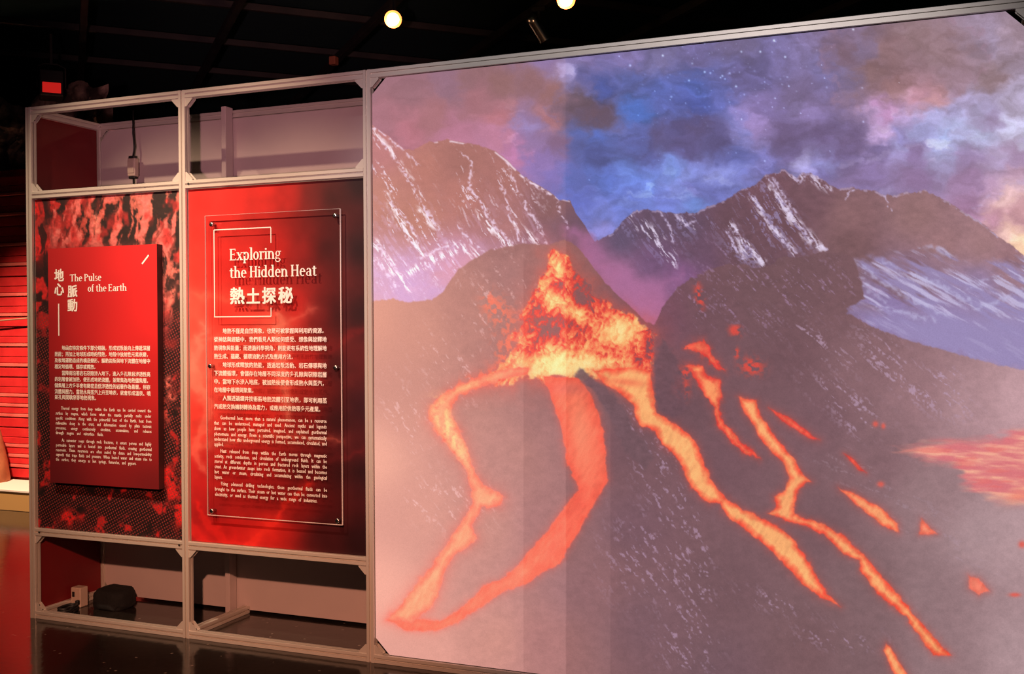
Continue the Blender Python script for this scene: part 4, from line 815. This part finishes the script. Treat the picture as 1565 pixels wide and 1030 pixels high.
STAND = lathe_me('standoff', [(.0075, 0), (.0075, .022), (.0115, .0225), (.0115, .0325), (.0095, .035), (.004, .0355)], 20)
for u, v in ((322.5, 343), (511, 329.5), (320.5, 559.5), (512, 562), (323, 781), (515, 796)):
    p = at_y(u, v, YA); o = link('standoff', STAND, STEEL, ac, (p[0], YP-.001, p[2])); o.rotation_euler = (math.pi/2, 0, 0)
y = YA-.0012; ink = Ink()
serif_line(ink, 'Exploring', 351, 430, 398, 17.5, y); serif_line(ink, 'the Hidden Heat', 351, 484.5, 424.8, 17.0, y)
for ch, q in zip('熱土探秘', [(351.5, 439, 374, 465), (376.5, 440, 397.5, 464), (400.5, 438.5, 422, 464.3), (425, 438, 448, 463.6)]): cjk_char(ink, ch, *q, y)
for a, b in [((327, 351.5), (414, 348)), ((327, 351.5), (327.3, 484.3)), ((327.3, 484.3), (414.3, 483.5)), ((414, 348), (414, 371)), ((414.3, 470), (414.3, 483.5))]:
    A = px(*a, y); B = px(*b, y)
    if abs(a[0]-b[0]) < 1: B = (A[0], B[1])
    else: B = (B[0], A[1])
    ink.bar(A, B, .0048)
ink.build('title_lettering', y, WHITE, ac)['kind'] = 'stuff'
ink = Ink()
for t, v, e in [('\u3000\u3000地熱不僅是自然現象，也是可被掌握與利用的資源。', 505.8, 499.3), ('從神話與經驗中，我們看見人類如何感受、想像與詮釋地', 518.7, 499.5), ('熱現象與能量；而透過科學視角，則能更有系統性地理解地', 531.6, 499.5), ('熱生成、蘊藏、循環流動方式及應用方法。', 544.4, 452), ('\u3000\u3000地球形成釋放的熱能，透過岩漿活動、岩石傳導與地', 557.2, 499.5), ('下流體循環，會儲存在地層不同深度的多孔隙與裂隙岩層', 570.1, 499.6), ('中。當地下水滲入地底，被加熱後便會形成熱水與蒸汽，', 582.8, 499.6), ('在地層中循環與聚集。', 595.4, 391.5), ('\u3000\u3000人類透過鑽井技術將地熱流體引至地表，即可利用蒸', 608, 499.8), ('汽或熱交換機制轉換為電力，或應用於供熱等多元產業。', 620.8, 494)]: cjk_line(ink, t, 327, e, v, y)
ink.build('chinese_lettering', y, WHITE, ac)
ink = Ink(); s = .0265
for t, u, e, v in [('Geothermal heat, more than a natural phenomenon, can be a resource', 336.4, 499, 638.8), ('that can be understood, managed and used. Ancient myths and legends', 327.3, 499, 646.8), ('show us how people have perceived, imagined, and explained geothermal', 327.4, 499, 655.1), ('phenomena and energy. From a scientific perspective, we can systematically', 327.5, 499, 663.4), ('understand how this underground energy is formed, accumulated, circulated, and', 327.5, 499.2, 671.4), ('applied.', 327.6, 344, 679.2),
        ('Heat released from deep within the Earth moves through magmatic', 336.8, 499.3, 689.7), ('activity, rock conduction, and circulation of underground fluids. It can be', 327.9, 499.3, 697.3), ('stored at different depths in porous and fractured rock layers within the', 327.9, 499.4, 705.3), ('crust. As groundwater seeps into rock formation, it is heated and becomes', 328, 499.5, 713.3), ('hot water or steam, circulating and accumulating within the geological', 328, 499.5, 721.4), ('layers.', 328.1, 343.2, 729.4),
        ('Using advanced drilling technologies, these geothermal fluids can be', 337.8, 499.7, 739.6), ('brought to the surface. Their steam or hot water can then be converted into', 328.5, 500, 747.6), ('electricity, or used as thermal energy for a wide range of industries.', 328.6, 484.6, 755.7)]: latin_line(ink, t, u, e, v, y, s)
ink.build('english_lettering', y, WHITE, ac)

# ------------------------------------------------------------------ projection screen
scn = thing('projection_screen', 'large projection screen showing a volcano with rivers of lava under a night sky', 'screen')
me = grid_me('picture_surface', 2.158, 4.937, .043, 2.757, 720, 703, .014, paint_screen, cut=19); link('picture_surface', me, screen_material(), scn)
cc = 19*2.779/720
link('backing_panel', octagon('backing_panel', 2.158, 4.937, .043, 2.757, .0146, .030, cc), BLACK, scn)

# ------------------------------------------------------------------ lamps under the ceiling
def track_lamp(label, loc, tgt, lit, group='ceiling spotlights'):
    t = thing('track_spotlight', label, 'spotlight', loc, 0, group)
    q = (Vector(tgt)-Vector(loc)).to_track_quat('-Z', 'Y').to_euler()
    bd = link('lamp_body', lathe_me('lamp_body', [(.020, .15), (.046, .14), (.052, .1), (.052, -.06), (.058, -.075), (.058, -.085), (.048, -.085)][::-1], 24), STEEL if not lit else BLACK, t); bd.rotation_euler = q
    ln = link('lens', lathe_me('lens', [(.047, -.088), (.047, -.082)], 24), LAMPGLOW if lit else WHITEGLOW, t); ln.rotation_euler = q
    if lit:
        l = bpy.data.lights.new('lamp_spill', 'POINT'); l.energy = 5; l.color = (1, .5, .25); l.shadow_soft_size = .05
        lo = bpy.data.objects.new('lamp_spill', l); col.objects.link(lo); lo.parent = t; lo.location = (0, -.12, -.10)
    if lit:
        rg = link('glow_ring', lathe_me('glow_ring', [(.066, -.087), (.048, -.080), (.046, -.086)], 24), RINGGLOW, t); rg.rotation_euler = q  # added ring whose orange glow imitates the lamp's warm halo
    link('yoke', box_me('yoke', -.012, -.012, .05, .012, .012, max(.1, 4.20-loc[2]), .003), BLACK, t)
    link('track_adapter', box_me('track_adapter', -.06, -.02, 4.16-loc[2], .06, .02, 4.20-loc[2], .004), BLACK, t)
p = at_z(603, 27, 3.95); track_lamp('glowing warm spotlight nearest the middle post', tuple(p), (CX-1.2, CY, .6), True)
p = at_z(866, -3, 3.95); track_lamp('glowing warm spotlight cut off by the top edge', tuple(p), (CX-.4, CY, .6), True)
p = at_z(824, 48, 4.0); track_lamp('unlit silver spotlight head with a white rim above the screen', tuple(p), (p[0]+.45, p[1]+.9, p[2]-1.0), False)
jb = link('junction_box', box_me('junction_box', -.035, -.035, -.04, .035, .035, .04, .006), mat('orange_box', (.45, .14, .08), .6), None, tuple(at_z(510, 93, 4.16))); tag(jb, 'small orange box fixed under a ceiling bar', 'box')
p = at_y(79, 134, 2.7); sl = thing('stage_light', 'black stage light with a glowing red gel', 'stage light', tuple(p), .82)
link('housing', box_me('housing', -.10, 0, -.07, .10, .26, .16, .01), BLACK, sl); link('red_gel', box_me('red_gel', -.075, -.012, -.045, .075, -.001, .045, .004), REDGLOW, sl)
link('yoke', tube_me('yoke', [(-.115, .1, .02), (-.115, .1, .2), (-.05, .1, .23), (.05, .1, .23), (.115, .1, .2), (.115, .1, .02)], .008, 8), BEAM, sl)
link('hanger', box_me('hanger', -.012, .09, .23, .012, .11, 4.20-p[2], .003), BEAM, sl)
